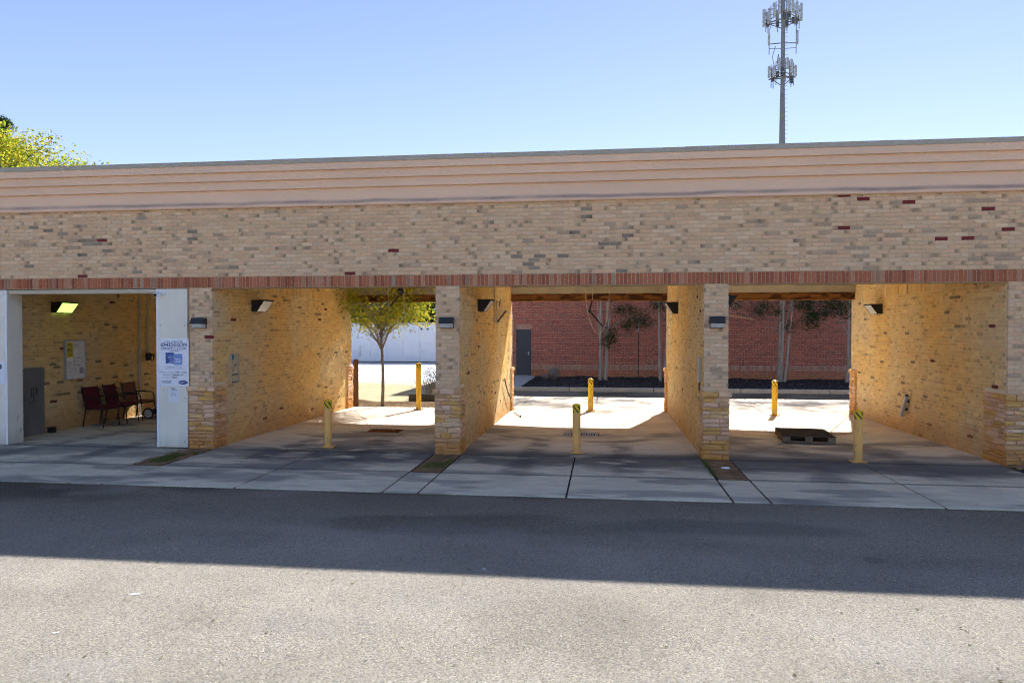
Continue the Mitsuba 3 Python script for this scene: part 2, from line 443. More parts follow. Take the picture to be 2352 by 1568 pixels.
# ---------------------------------------------------------------- bricks
# front vertices (bevelled), rim, back; local x along the wall, z up, -y outwards
_BF = np.array([[0, 1, 2], [0, 2, 3]] + [q for k in range(4) for q in ([4 + k, 4 + (k + 1) % 4, (k + 1) % 4], [4 + k, (k + 1) % 4, k])]
               + [q for k in range(4) for q in ([8 + k, 8 + (k + 1) % 4, 4 + (k + 1) % 4], [8 + k, 4 + (k + 1) % 4, 4 + k])])


def brick_v(w, h, depth, out=0.0, bev=0.004):
    x, z = w / 2, h / 2
    c = np.array([[-x, -z], [x, -z], [x, z], [-x, z]])
    i = c - np.sign(c) * bev
    return np.array([[a, -out, b] for a, b in i] + [[a, -out + bev, b] for a, b in c] + [[a, depth, b] for a, b in c])


def brick_uv(v, w, tone, seed):
    f = np.clip(v[:, 0] / w + 0.5, 0.001, 0.999)
    return np.stack([np.full(len(v), tone), seed + f], 1)


def frame(origin, ang):
    """local (x along, y inwards, z up) -> world"""
    c, s = math.cos(ang), math.sin(ang)
    M = np.eye(4)
    M[:3, :3] = [[c, -s, 0], [s, c, 0], [0, 0, 1]]
    M[:3, 3] = origin
    return M


TEMPL = {}


def lay(parent, cells, M, bsdf, named=300, depth=0.03, vertical=False, name='brick'):
    """cells: rows (x, z, w, h, tone). The largest-looking become parts, the rest one part of stuff."""
    cells = np.asarray(cells, float)
    if not len(cells):
        return
    wp = np.stack([cells[:, 0], 0 * cells[:, 0], cells[:, 1], np.ones(len(cells))], 1) @ M.T
    dp = depth_of(wp[:, :3])
    rel = wp[:, :3] - eye
    r = np.cross(fwd, [0, 0, 1]); r /= np.linalg.norm(r); u = np.cross(r, fwd)
    sx, sy = rel @ r / dp * F_PX / 1176, rel @ u / dp * F_PX / 784
    inview = (np.abs(sx) < 1.02) & (np.abs(sy) < 1.02)
    order = np.argsort(np.where(inview, dp, 1e6))
    pick = [i for i in order[:named] if inview[i]]
    pset = set(int(i) for i in pick)
    nt = 60
    key = (bsdf, depth, vertical)
    if key not in TEMPL:
        TEMPL[key] = {}
    for i in pick:
        x, z, w, h, tone = cells[i]
        k = min(int(tone * nt), nt - 2) if tone < 0.993 else nt - 1
        if k not in TEMPL[key]:  # one of sixty tones
            W, H = (0.194, 0.058) if not vertical else (0.058, 0.194)
            v = brick_v(W, H, depth)
            uvw = brick_uv(v, W, 0.997 if k == nt - 1 else (k + 0.5) / nt, 1000 + k * 7)
            TEMPL[key][k] = (mikit.ply((v, _BF), bsdf, uv=uvw), W, H)
        d, W, H = TEMPL[key][k]
        L = np.eye(4)
        L[0, 0], L[2, 2] = w / W, h / H
        L[:3, 3] = [x, R.uniform(-0.0015, 0.0015), z]
        part(parent, name, d, None, to_world=T((M @ L).tolist()))
    rest = [i for i in range(len(cells)) if i not in pset]
    if rest:
        V, Fc, U = [], [], []
        for n_, i in enumerate(rest):
            x, z, w, h, tone = cells[i]
            v = brick_v(w, h, depth)
            U.append(brick_uv(v, w, tone, int(R.integers(0, 4000))))
            V.append(v + [x, R.uniform(-0.0015, 0.0015), z])
            Fc.append(_BF + 12 * n_)
        V = np.vstack(V)
        V = (np.hstack([V, np.ones((len(V), 1))]) @ M.T)[:, :3]
        part(parent, name + '_field', (V, np.vstack(Fc)), bsdf, uv=np.vstack(U), kind='stuff')


def tone():
    return R.random()


def courses(x0, x1, z0, z1, L=0.2032, H=0.06773, j=0.0095, holes=(), dark=None):
    """running bond between x0 and x1; holes: (xa, xb, za, zb) left open"""
    out = []
    n = int(round((z1 - z0) / H))
    H = (z1 - z0) / n
    for r in range(n):
        za = z0 + r * H
        x = x0 - (L / 2 if r % 2 else 0.0)
        while x < x1 - 0.02:
            a, b = max(x, x0), min(x + L, x1)
            x += L
            if b - a < 0.03:
                continue
            segs = [(a, b)]
            for (xa, xb, ha, hb) in holes:
                if za + H > ha + 1e-6 and za < hb - 1e-6:
                    segs = [s for (p, q) in segs for s in ((p, min(q, xa)), (max(p, xb), q)) if s[1] - s[0] > 0.03]
            t = tone()
            if dark is not None and dark((a + b) / 2, za):
                t = 0.99
            for (p, q) in segs:
                if q - p > L + 1e-6:
                    continue
                out.append(((p + q) / 2, za + H / 2, q - p - j, H - j, t))
    return out


def soldiers(x0, x1, z0, z1, H=0.06773, j=0.0095):
    n = max(1, int(round((x1 - x0) / H)))
    w = (x1 - x0) / n
    return [(x0 + (i + 0.5) * w, (z0 + z1) / 2, w - j, z1 - z0 - j, tone()) for i in range(n)]


_SF = None


def stone_mesh(w, h, depth, out):
    v = np.vstack([brick_v(w, h, depth, out, min(0.012, h * 0.2)), [[R.uniform(-.2, .2) * w, -out - R.uniform(0, .006), R.uniform(-.2, .2) * h]]])
    jit = R.uniform(-0.006, 0.006, v.shape) * [1, 0.7, 0.7]
    jit[8:12] = 0
    v[:, :] += jit
    f = [q.tolist() for q in _BF[2:]] + [[k, (k + 1) % 4, 12] for k in range(4)]
    return v, np.array(f)


def stones(parent, x0, x1, z1, M, depth=0.045, capout=0.03, z0=-0.06):
    z = z0
    rows = []
    top = z1 - 0.10
    while z < top - 0.02:
        h = R.choice([.055, .07, .085, .1])
        if top - (z + h) < 0.04:
            h = top - z
        rows.append((z, h, 0.0))
        z += h
    rows.append((top, z1 - top, capout))
    for (z, h, o) in rows:
        x = x0 - (o if o else 0)
        xe = x1 + (o if o else 0)
        while x < xe - 0.01:
            w = R.uniform(0.11, 0.34)
            if xe - (x + w) < 0.09:
                w = xe - x
            out = 0.012 + o + R.uniform(0, 0.016)
            v, f = stone_mesh(w - 0.007, h - 0.007, depth, out)
            t, s = tone(), int(R.integers(0, 4000))
            uvw = np.stack([np.full(len(v), t), np.full(len(v), s + 0.5)], 1)
            v = v + [x + w / 2, 0, z + h / 2]
            v = (np.hstack([v, np.ones((len(v), 1))]) @ M.T)[:, :3]
            part(parent, 'stone', (v, f), 'm_stone', uv=uvw)
            x += w


# ---------------------------------------------------------------- ground
struct('ground', grid(-900, 900, -900, 900, 61, 61, lambda x, y: 0 * x - 0.16), 'm_field', 'dry open ground around the building')
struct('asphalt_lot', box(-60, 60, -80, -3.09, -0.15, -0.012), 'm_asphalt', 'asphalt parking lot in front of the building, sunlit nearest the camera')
W = [(-12.40, -11.95), (-7.69, -7.22), (-2.985, -2.545), (1.70, 2.115), (6.515, 7.10)]
FRONT_Y, ROW_Y, REAR_Y = -3.08, -1.66, 7.5
Jt = 0.026
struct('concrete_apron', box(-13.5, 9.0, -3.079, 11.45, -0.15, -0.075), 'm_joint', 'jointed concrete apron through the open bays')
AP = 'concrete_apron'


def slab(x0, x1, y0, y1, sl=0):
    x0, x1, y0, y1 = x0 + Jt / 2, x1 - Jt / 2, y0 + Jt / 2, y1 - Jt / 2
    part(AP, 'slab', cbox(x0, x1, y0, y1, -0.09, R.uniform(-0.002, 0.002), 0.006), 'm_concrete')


part(AP, 'joint_filler', box(-13.4, 8.9, -3.06, -0.02, -0.074, -0.012), 'm_joint')
mids = [-9.85, -5.17, -0.49, 4.25]
xs = [-13.5] + [v for p in zip([w for w in W], mids + [None]) for v in (p[0][0] - 0.03, p[0][1] + 0.03, p[1]) if v is not None] + [9.0]
for a, b in zip(xs[:-1], xs[1:]):
    slab(a, b, FRONT_Y, ROW_Y)
    pier = any(abs(a - (w[0] - 0.03)) < 1e-6 for w in W)
    if pier:
        continue
    slab(a, b, ROW_Y, 0.0)
# the bays: four triangular slabs falling to the drain in each
drains = [-9.7, -4.88, -0.48, 4.3]
DY, DZ, DW, DH = 3.1, -0.045, 0.37, 0.26
for (w0, w1), dx in zip(zip(W[:-1], W[1:]), drains):
    a, b = w0[1] - 0.02, w1[0] + 0.02
    y0, y1 = 0.0, REAR_Y
    out = [(a, y0), (b, y0), (b, y1), (a, y1)]
    inn = [(dx - DW, DY - DH), (dx + DW, DY - DH), (dx + DW, DY + DH), (dx - DW, DY + DH)]
    for k in range(4):
        q = np.array([out[k], out[(k + 1) % 4], inn[(k + 1) % 4], inn[k]], float)
        c = q.mean(0)
        d = c - q
        q = q + d / np.linalg.norm(d, axis=1, keepdims=True) * 0.016
        zt = [0, 0, DZ, DZ]
        v = np.array([[*p, z] for p, z in zip(q, zt)] + [[*p, -0.074] for p in q])
        f = [[0, 1, 2], [0, 2, 3]] + [g for i in range(4) for g in ([4 + i, 4 + (i + 1) % 4, (i + 1) % 4], [4 + i, (i + 1) % 4, i])]
        part(AP, 'slab', (v, np.array(f)), 'm_concrete')
for a, b in ((-4.1, -2.6), (-2.6, -0.4), (-0.4, 1.9), (1.9, 4.3), (4.3, 6.7), (6.7, 9.0)):
    slab(a, b, REAR_Y, 9.3)
    slab(a + 0.2, b + 0.2 - (0.2 if b > 8 else 0), 9.3, 11.44)
for a, b in ((-8.2, -6.2), (-6.2, -4.1)):
    slab(a, b, REAR_Y - 0.0, 7.62)
# drain grates
for i, dx in enumerate(drains[1:3]):
    g = thing('drain_grate', ['rusty drain grate in the floor of the bay with the small tree behind it', 'slotted drain grate in the floor behind the middle front bollard'][i], 'drain', 'drain grates in the bay floors')
    x0, x1, y0, y1 = dx - DW + .01, dx + DW - .01, DY - DH + .01, DY + DH - .01
    fr = cat(box(x0, x1, y0, y0 + .03, DZ - .02, DZ + .002), box(x0, x1, y1 - .03, y1, DZ - .02, DZ + .002), box(x0, x0 + .03, y0 + .03, y1 - .03, DZ - .02, DZ + .002), box(x1 - .03, x1, y0 + .03, y1 - .03, DZ - .02, DZ + .002))
    part(g, 'frame', fr, 'm_rust' if i == 0 else 'm_galv')
    for x in np.arange(x0 + .055, x1 - .05, .055):
        part(g, 'bar', box(x, x + .026, y0 + .03, y1 - .03, DZ - .02, DZ), 'm_rust' if i == 0 else 'm_galv')
struct('rear_road', box(-4.3, 45, 11.46, 13.93, -0.15, -0.03), 'm_asphalt', 'narrow asphalt service road behind the bays')
struct('gravel_lot', grid(-70, -4.6, 8.45, 44, 40, 30, lambda x, y: 0 * x - 0.06), 'm_lot', 'pale sunlit gravel and sand lot behind the first open bay')
struct('soil_strip', grid(-16, -4.2, 7.63, 8.9, 120, 16, lambda x, y: -0.05 + 0.16 * np.clip(1 - np.abs(y - 8.25) / 0.55, 0, 1) * (0.5 + meshkit.fbm(np.stack([x * 1.5, y * 3, 0 * x], -1), 3))), 'm_soil', 'low dark soil ridge along the rear edge of the concrete')
# kerb of pieces, planting bed, pad at the door
struct('kerb', box(-4.3, 45, 13.95, 14.10, -0.15, -0.03), 'm_joint', 'pale concrete kerb along the planting bed')
for x in np.arange(-4.3, 24, 3.05):
    part('kerb', 'kerbstone', cbox(x + .008, x + 3.042, 13.94, 14.12, -0.14, 0.115, 0.02), 'm_kerb')
struct('door_pad', box(-5.2, -3.12, 14.13, 20.98, -0.15, 0.09), 'm_kerb', 'concrete pad in front of the grey door')


def bed_z(x, y):
    n = meshkit.fbm(np.stack([x * 1.1, y * 1.1, 0 * x], -1), 3) - 0.5
    f = meshkit.fbm(np.stack([x * 9, y * 13, 0 * x], -1), 2) - 0.5
    return 0.06 - 0.05 * np.clip((x - 2) / 5, 0, 1) + 0.12 * n * np.clip((y - 14.1), 0, 1) + 0.07 * f


struct('mulch_bed', grid(-3.1, 24, 14.13, 20.985, 420, 130, bed_z), 'm_mulch', 'dark bark mulch bed under the small trees', kind='structure')

# ---------------------------------------------------------------- the inspection building
B = thing('inspection_building', 'long tan brick drive-through building with four open bays and a peach stucco cornice', 'building')
XL, XR = -17.5, 13.0
ZS, ZB, ZC = 3.0, 3.204, 4.47          # soffit, top of the red band, foot of the cornice
# front wall above the bays
fw = part(B, 'front_wall', box(XL, XR, 0.009, 0.40, ZB + 0.001, 4.9), 'm_mortar')
spots = {}


REDS = [(3.97, 4.44), (4.29, 4.38), (5.02, 4.32), (6.27, 4.19), (3.97, 3.9), (6.57, 3.85), (5.54, 3.71), (5.95, 3.71), (-9.48, 3.91), (-9.86, 3.25), (-3.78, 3.68), (-4.56, 3.17), (3.97, 4.44)]
GREYS = [(3.65, 3.97), (4.17, 3.91), (3.66, 3.84), (4.5, 3.84), (4.38, 3.78), (4.8, 3.77), (4.8, 4.31), (5.64, 4.19), (6.06, 4.33), (6.24, 4.32), (6.36, 4.12), (6.05, 4.05), (5.33, 3.85), (5.95, 3.85), (6.17, 3.71), (6.16, 3.58), (4.07, 3.57), (4.27, 3.57), (3.74, 3.51), (6.37, 3.44), (6.58, 3.45), (6.05, 3.37), (6.46, 3.38), (4.38, 3.24), (4.26, 3.44), (6.46, 3.24), (-11.12, 4.46), (-10.93, 4.18), (-10.61, 4.11), (-10.3, 4.04), (-10.11, 3.91), (-9.9, 3.91), (-9.69, 3.91), (-9.8, 3.85), (-9.58, 3.84), (-9.39, 3.84), (-10.12, 3.79), (-9.37, 3.71), (-9.9, 3.65), (-11.04, 3.45), (-8.6, 4.3), (-8.33, 4.11), (-7.59, 4.03), (-7.48, 3.97), (-7.59, 3.91), (-6.76, 3.37), (-6.95, 3.37), (-8.72, 3.31), (-0.39, 4.34), (-0.38, 4.21), (-0.01, 3.69), (0.19, 3.69), (0.4, 3.95), (0.38, 3.82), (-0.9, 3.75), (-0.73, 3.88), (-0.54, 3.88), (-1.5, 3.48), (-1.1, 3.49), (-0.71, 3.49), (-1.3, 3.35), (-1.19, 3.29), (0.3, 3.23), (-1.5, 3.23), (-1.19, 3.42)]


def marked(cells):
    """the single dark red and grey bricks stand where the photograph has them"""
    cells = np.array(cells)
    for pts, t in ((REDS, 0.997), (GREYS, None)):
        for (x, z) in pts:
            d = np.hypot((cells[:, 0] - x), (cells[:, 1] - z) * 3)
            cells[d.argmin(), 4] = t or R.choice([0.98, 0.985, 0.95, 0.988])
    return cells


fc = np.array(courses(-13.0, 8.2, ZB + 0.003, ZC + 0.02))
fc[:, 4] *= 0.965
lay(fw, marked(fc), frame((0, 0, 0), 0), 'm_brick_tan', 300)
sb = part(B, 'soldier_band', box(XL, XR, 0.004, 0.40, ZS, ZB - 0.001), 'm_mortar')
lay(sb, soldiers(-13.0, 8.2, ZS, ZB), frame((0, -0.005, 0), 0), 'm_brick_red', 300, vertical=True)
# stucco cornice: a fascia and three steps
prof = [(-0.002, 4.46), (-0.05, 4.46), (-0.065, 4.475), (-0.07, 4.78), (-0.132, 4.775), (-0.142, 4.93), (-0.202, 4.925), (-0.212, 5.075), (-0.270, 5.07), (-0.276, 5.19), (-0.002, 5.19)]
part(B, 'cornice', prism(prof, XL, XR, 'x'), 'm_stucco')
cx = [XL, -13.4, -9.95, -5.9, -1.9, 1.35, 4.75, 8.2, XR]
for i, (a, b) in enumerate(zip(cx[:-1], cx[1:])):
    o = 0.004 * (i % 2)
    cp = [(-0.292 - o, 5.19), (-0.292 - o, 5.268 + o), (0.25, 5.30 + o), (0.25, 5.19)]
    part(B, 'coping', prism(cp, a + .001, b - .001, 'x'), 'm_coping')
part(B, 'roof', cat(box(XL, XR, 0.41, REAR_Y, 4.55, 4.7), box(XL, XR, 7.2, REAR_Y, 4.71, 5.1)), 'm_roofing')
# plain deck
part(B, 'ceiling', box(W[0][1], W[4][0], 0.41, 7.19, 3.62, 3.68), 'm_ceiling')
# closed ends beyond the frame
part(B, 'end_wall', box(XL, -12.62, 0.012, REAR_Y, -0.1, 2.995), 'm_mortar')
part(B, 'end_wall', box(7.12, XR, 0.012, REAR_Y, -0.1, 2.995), 'm_mortar')


def wall_face(parent, X, side, y0, y1, named, holes=(), dark=None):
    """bricks on the face of a bay wall; side +1: the face looks towards +X"""
    if side > 0:
        M = frame((X, 0, 0), math.pi / 2)           # local x -> +Y, outward -> +X
        tr = lambda c: c
        a, b = y0, y1
        hh = holes
    else:
        M = frame((X, 0, 0), -math.pi / 2)          # local x -> -Y
        a, b = -y1, -y0
        hh = [(-h[1], -h[0], h[2], h[3]) for h in holes]
    lay(parent, courses(a, b, -0.06, ZS - 0.004, holes=hh, dark=dark), M, 'm_brick_inner_glow', named)
    lay(parent, courses(a, b, ZB, 3.61, dark=None), M, 'm_brick_inner_glow', 0, name='upper_brick')
    lay(parent, soldiers(a, b, ZS, ZB), M @ frame((0, -0.003, 0), 0), 'm_brick_inner_glow', 0, vertical=True, name='soldier_brick')


def band_dark(X):
    def f(lx, z):
        y = lx
        return ((abs(z - (0.78 + 0.0)) < 0.035 or abs(z - 1.05) < 0.035) and int(y / 0.2032) % 3 == 0) or (1.0 < z < 1.5 and y < 1.9 and R.random() < 0.12)
    return f


for i, (a, b) in enumerate(W):
    stone_in = 0.47 if i < 4 else 0.71
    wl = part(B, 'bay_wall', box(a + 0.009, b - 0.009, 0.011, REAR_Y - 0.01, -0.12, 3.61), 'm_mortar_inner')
    faces = {0: (1,), 1: (1, -1), 2: (1, -1), 3: (-1, 1), 4: (-1,)}[i]
    vis = {0: 1, 1: 1, 2: 1, 3: -1, 4: -1}[i]
    for s in faces:
        X = b if s > 0 else a
        holes = [(0.05, stone_in, -1, 1.17), (7.06, 7.5, -1, 1.18)] if i else []
        wall_face(wl, X, s, 0.06, REAR_Y, 300 if s == vis else 0, holes, band_dark(X) if i == 0 else None)
        if i:
            M = frame((X, 0, 0), math.pi / 2 * s)
            if s == vis:
                (stones(wl, 0.05, stone_in, 1.17, M, capout=0.0) if s > 0 else stones(wl, -stone_in, -0.05, 1.17, M, capout=0.0))
            M2 = frame((X + 0.03 * s, 0, 0), math.pi / 2 * s)
            (stones(wl, 7.06, 7.49, 1.18, M2, depth=0.06, capout=0.02) if s > 0 else stones(wl, -7.49, -7.06, 1.18, M2, depth=0.06, capout=0.02))
    if i:
        pr = part(B, 'pier', box(a + 0.012, b - 0.012, 0.0105, 0.06, -0.1, ZS - 0.004), 'm_mortar')
        xb = b if i < 4 else b
        lay(pr, courses(a, xb, 1.175, ZS - 0.002), frame((0, 0, 0), 0), 'm_brick_pier', 300, depth=0.05)
        stones(pr, a - 0.015, b + 0.015, 1.17, frame((0, 0, 0), 0), depth=0.05)
# rear header over the bays: block wall on a rusty steel lintel
for (w0, w1) in zip(W[:-1], W[1:]):
    a, b = w0[1], w1[0]
    rh = part(B, 'rear_header', box(a + .001, b - .001, 7.21, REAR_Y - 0.01, 3.205, 4.54), 'm_block_mortar')
    for r in range(2):
        x = a - (0.2 if r else 0)
        while x < b - .02:
            p, q = max(x, a), min(x + 0.4, b)
            if q - p > 0.05:
                part(rh, 'block', cbox(p + .005, q - .005, 7.2, 7.3, 3.21 + r * .2, 3.40 + r * .2, .004), 'm_block')
            x += 0.4
    part(B, 'steel_lintel', cat(box(a + .002, b - .002, 7.235, 7.46, 3.03, 3.19), box(a + .002, b - .002, 7.19, 7.49, 3.012, 3.029), box(a + .002, b - .002, 7.19, 7.49, 3.191, 3.203)), 'm_rust')
# bay one: white cladding, header trim, unseen rear sheet metal with slot and low gap shaped to let sun in
part(B, 'header_trim', cbox(-11.42, -8.33, 0.0, 0.12, 2.905, 2.985, .01), 'm_beige')
part(B, 'corner_cladding', cat(cbox(-12.62, -11.44, -0.02, 0.012, 0.0, 2.985, .004), cbox(-11.455, -11.438, 0.013, 0.36, 0.0, 2.985, .004)), 'm_panel', label='white sheet cladding wrapped round the left corner of the first bay')
part(B, 'corner_trim', cbox(-11.475, -11.432, -0.026, -0.0205, 0.0, 2.985, .002), 'm_white')
pn = part(B, 'jamb_panel', cat(cbox(-8.325, -7.715, -0.022, 0.0, 0.02, 2.985, .004), box(-8.30, -7.72, 0.001, 0.05, 0.02, 2.98)), 'm_panel', label='tall white panel that carries the blue lettered sign')
part(B, 'panel_edge', cbox(-8.332, -8.29, -0.028, -0.0225, 0.02, 2.985, .002), 'm_white')
sc = []
for x, z in [(-8.25, .12), (-7.78, .12), (-8.25, 2.3), (-7.76, 2.3), (-8.24, .7), (-7.77, .95), (-7.76, 2.9), (-8.2, 1.1)]:
    sc.append(move(trimesh.creation.cylinder(.008, .006, sections=8), x, -.024, z, rx=math.pi / 2))
for z in (.3, .9, 1.75, 2.45, 2.9):
    sc.append(move(trimesh.creation.cylinder(.007, .006, sections=8), -11.49, -.023, z, rx=math.pi / 2))
    sc.append(move(trimesh.creation.cylinder(.007, .006, sections=8), -11.435, .32, z - .1, ry=math.pi / 2))
part(B, 'screw', cat(sc), 'm_screw', kind='stuff')
part(B, 'unseen_rear_closure', cat(box(-11.94, -11.16, 7.215, 7.235, 0.65, 3.0), box(-10.98, -7.70, 7.215, 7.235, 0.65, 3.0), box(-11.16, -10.98, 7.215, 7.235, 0.65, 2.05)), 'm_plywood')  # unseen sheet, its openings shaped for a sun patch and bounced light

# ---------------------------------------------------------------- lamps
scene['m_lamp_lit'] = two({'type': 'diffuse', 'reflectance': {'type': 'rgb', 'value': [.7, .75, .5]}})


def wall_pack(x, y, z, rz, label, w=0.25, d=0.17, h=0.2, lit=False, group=None, deep=False):
    """back on the wall plane at local y=0, front towards -y"""
    t = thing('wall_lamp', label, 'wall lamp', group)
    k = lambda m: move(m, x, y, z, rz=rz)
    if deep:   # flood box: top longer than the bottom, slanting lens
        side = [(0, 0), (-0.12 * d / .28, 0), (-d, h), (0, h)]
        part(t, 'housing', k(cat(prism(side, -w / 2, -w / 2 + .012, 'x'), prism(side, w / 2 - .012, w / 2, 'x'), box(-w / 2 + .012, w / 2 - .012, -d, 0, h - .012, h), box(-w / 2 + .012, w / 2 - .012, -.02, 0, 0, h - .012),
                                 box(-w / 2 - .006, w / 2 + .006, -d - .012, 0, h, h + .012))), 'm_black')
        lens = [(-0.115 * d / .28, .004), (-d + .012, h - .016), (-d + .022, h - .016), (-0.105 * d / .28, .004)]
        body = prism(lens, -w / 2 + .013, w / 2 - .013, 'x')
    else:
        hood = [(0, h * .42), (-d * .96, h * .42), (-d, h * .5), (-d * .62, h), (0, h)]
        part(t, 'hood', k(cat(prism(hood, -w / 2, w / 2, 'x'), box(-w / 2 + .01, w / 2 - .01, -.02, 0, 0, h * .419))), 'm_bronze')
        lens = [(-.021, .012), (-d * .62, .012), (-d * .9, h * .415), (-.021, h * .415)]
        body = prism(lens, -w / 2 + .022, w / 2 - .022, 'x')
    key = part(t, 'lens', k(body), 'm_lamp_lit' if lit else 'm_lens')
    if lit:
        scene[key]['emitter'] = {'type': 'area', 'radiance': {'type': 'rgb', 'value': [0.14, 0.27, 0.045]}}
    return t


wall_pack(-7.455, 0.0, 2.245, 0, 'small bronze wall lamp on the left brick pier beside the blue lettered sign')
wall_pack(-2.765, 0.0, 2.245, 0, 'small bronze wall lamp on the pier between the small tree bay and the middle bay')
wall_pack(1.91, 0.0, 2.245, 0, 'small bronze wall lamp on the pier left of the pallet bay')
HP = math.pi / 2
wall_pack(-11.95, 1.98, 2.6, HP, 'glowing greenish flood lamp inside the bay with the chairs', .5, .28, .22, lit=True, deep=True)
wall_pack(-7.22, 1.72, 2.6, HP, 'black flood lamp on the long wall of the bay with the small tree behind', .44, .28, .23, deep=True)
wall_pack(-2.545, 2.1, 2.6, HP, 'black flood lamp on the left wall of the middle bay', .44, .28, .23, deep=True)
wall_pack(1.70, 4.55, 2.6, -HP, 'black flood lamp on the right wall of the middle bay', .44, .28, .25, deep=True)
wall_pack(2.115, 1.05, 2.6, HP, 'flood lamp mostly hidden behind the pier left of the pallet bay', .44, .28, .23, deep=True)
wall_pack(6.515, 5.55, 2.6, -HP, 'black flood lamp on the right wall of the pallet bay below a soot mark', .44, .28, .22, deep=True)

# ---------------------------------------------------------------- signs
S = thing('emission_sign', 'white sign with blue lettering for emission inspection on the tall white panel', 'sign')
sy = -0.029
part(S, 'board', cbox(-8.275, -7.685, -0.028, -0.0225, 1.16, 2.055, .001), 'm_sign_white')
xc = -7.98
part(S, 'heading', cat(text('STATE-CERTIFIED', xc, 1.985, sy, .027, .37), text('EMISSION', xc, 1.915, sy, .058, .515, bold=True), text('INSPECTION', xc, 1.85, sy, .046, .50), text('STATION', xc, 1.815, sy, .022, .19, bold=True)), 'm_navy')
part(S, 'emblem', cat(box(-8.145, -7.98, sy, sy + .0008, 1.59, 1.795)), 'm_midblue', label='dark blue half of the emblem with a white sun')
part(S, 'emblem', cat(box(-7.979, -7.81, sy, sy + .0008, 1.565, 1.772)), 'm_lightblue', label='light blue half of the emblem with a white hand')
sun = []
sc_ = np.array([-8.035, 1.695])
ring = [(sc_[0] + .026 * math.cos(a), sy - .0015, sc_[1] + .022 * math.sin(a)) for a in np.linspace(0, 2 * math.pi, 25)]
sun.append(tube(ring, .0045, 4))
for a in np.linspace(0.1, 2 * math.pi + 0.1, 12, endpoint=False):
    if 4.3 < a < 5.9:
        continue
    r0, r1 = .038, .075 + .012 * math.sin(a * 3)
    sun.append(tube([(sc_[0] + r0 * math.cos(a), sy - .0015, sc_[1] + r0 * math.sin(a)), (sc_[0] + r1 * math.cos(a), sy - .0015, sc_[1] + r1 * math.sin(a))], [.0045, .0015], 4))
for q in ([(-8.10, 1.60), (-8.0, 1.615), (-7.9, 1.61), (-7.845, 1.618), (-7.83, 1.645), (-7.86, 1.668), (-7.93, 1.668), (-7.99, 1.655), (-8.05, 1.62)], [(-7.92, 1.645), (-7.87, 1.64), (-7.84, 1.65)], [(-7.93, 1.63), (-7.88, 1.625), (-7.85, 1.633)], [(-7.97, 1.69), (-7.91, 1.675), (-7.87, 1.682)]):
    sun.append(tube([(a, sy - .0015, b) for a, b in q], .0042, 4))
part(S, 'emblem_drawing', cat(sun), 'm_sign_white')
part(S, 'name_line', cat(text('Clean Air Force', xc, 1.507, sy, .036, .34), box(-8.15, -7.81, sy - .001, sy, 1.484, 1.488)), 'm_greytext')
part(S, 'hours', cat(text('Monday - Friday -', -8.252, 1.418, sy, .026, .275, center=False), text('Saturday -', -8.205, 1.368, sy, .026, .19, center=False), text('Sunday -', -8.205, 1.318, sy, .026, .155, center=False)), 'm_greytext')
part(S, 'hours_insert', cat(text('9 am - 6 pm', -7.965, 1.418, sy, .027, .235, center=False, bold=True), text('Closed', -8.005, 1.368, sy, .027, .14, center=False, bold=True), text('pm', -7.84, 1.368, sy, .022, .06, center=False), text('Closed', -8.04, 1.318, sy, .027, .13, center=False, bold=True)), 'm_blacktext')
part(S, 'price_caption', cat(text('EMISSIONS', -8.13, 1.248, sy, .024, .205), text('TESTING', -8.13, 1.216, sy, .024, .16)), 'm_navy')
ov = move(trimesh.creation.cylinder(1, .0012, sections=40), rx=HP)
ov.apply_scale((.094, 1, .039))
part(S, 'price_oval', move(ov, -7.80, sy, 1.238), 'm_navy')
part(S, 'price', cat(text('$', -7.872, 1.235, sy - .001, .02), text('12', -7.822, 1.222, sy - .001, .036, .06, bold=True), text('.99', -7.758, 1.235, sy - .001, .019, .05)), 'm_sign_white')
part(S, 'screw', cat([move(trimesh.creation.cylinder(.009, .004, sections=8), x, sy, z, rx=HP) for x in (-8.25, -7.71) for z in (1.19, 2.03)]), 'm_galv', kind='stuff')
N_ = thing('paper_notice', 'small white paper notice taped to the white panel below the blue lettered sign', 'notice')
part(N_, 'sheet', box(-8.10, -7.89, -0.0245, -0.0228, .862, 1.13), 'm_paper')
ln = [box(-8.06 + o, -8.06 + o + w, -.0252, -.0247, z, z + .011) for z, segs in ((1.088, ((0, .03), (.045, .06), (.12, .03))), (1.053, ((.03, .08),)), (1.018, ((.015, .09),)), (.985, ((.01, .06), (.085, .05)))) for o, w in segs]
part(N_, 'lettering', cat(ln), 'm_greytext')
part(N_, 'tape', cat([tube([(-8.05, -.0255, 1.125), (-7.99, -.0265, 1.122), (-7.955, -.026, 1.105)], [.004, .009, .004], 5)]), 'm_blacktext')
Ts = thing('letter_sign', 'white sign with a big grey letter on the left cladding, cut by the photo edge', 'sign')
part(Ts, 'board', cbox(-12.25, -11.475, -0.032, -0.0265, 1.17, 1.6, .001), 'm_sign_white')
part(Ts, 'letter', cat(box(-11.86, -11.545, -.0335, -.0322, 1.46, 1.555), box(-11.75, -11.60, -.0335, -.0322, 1.235, 1.459)), 'm_antenna_dark')
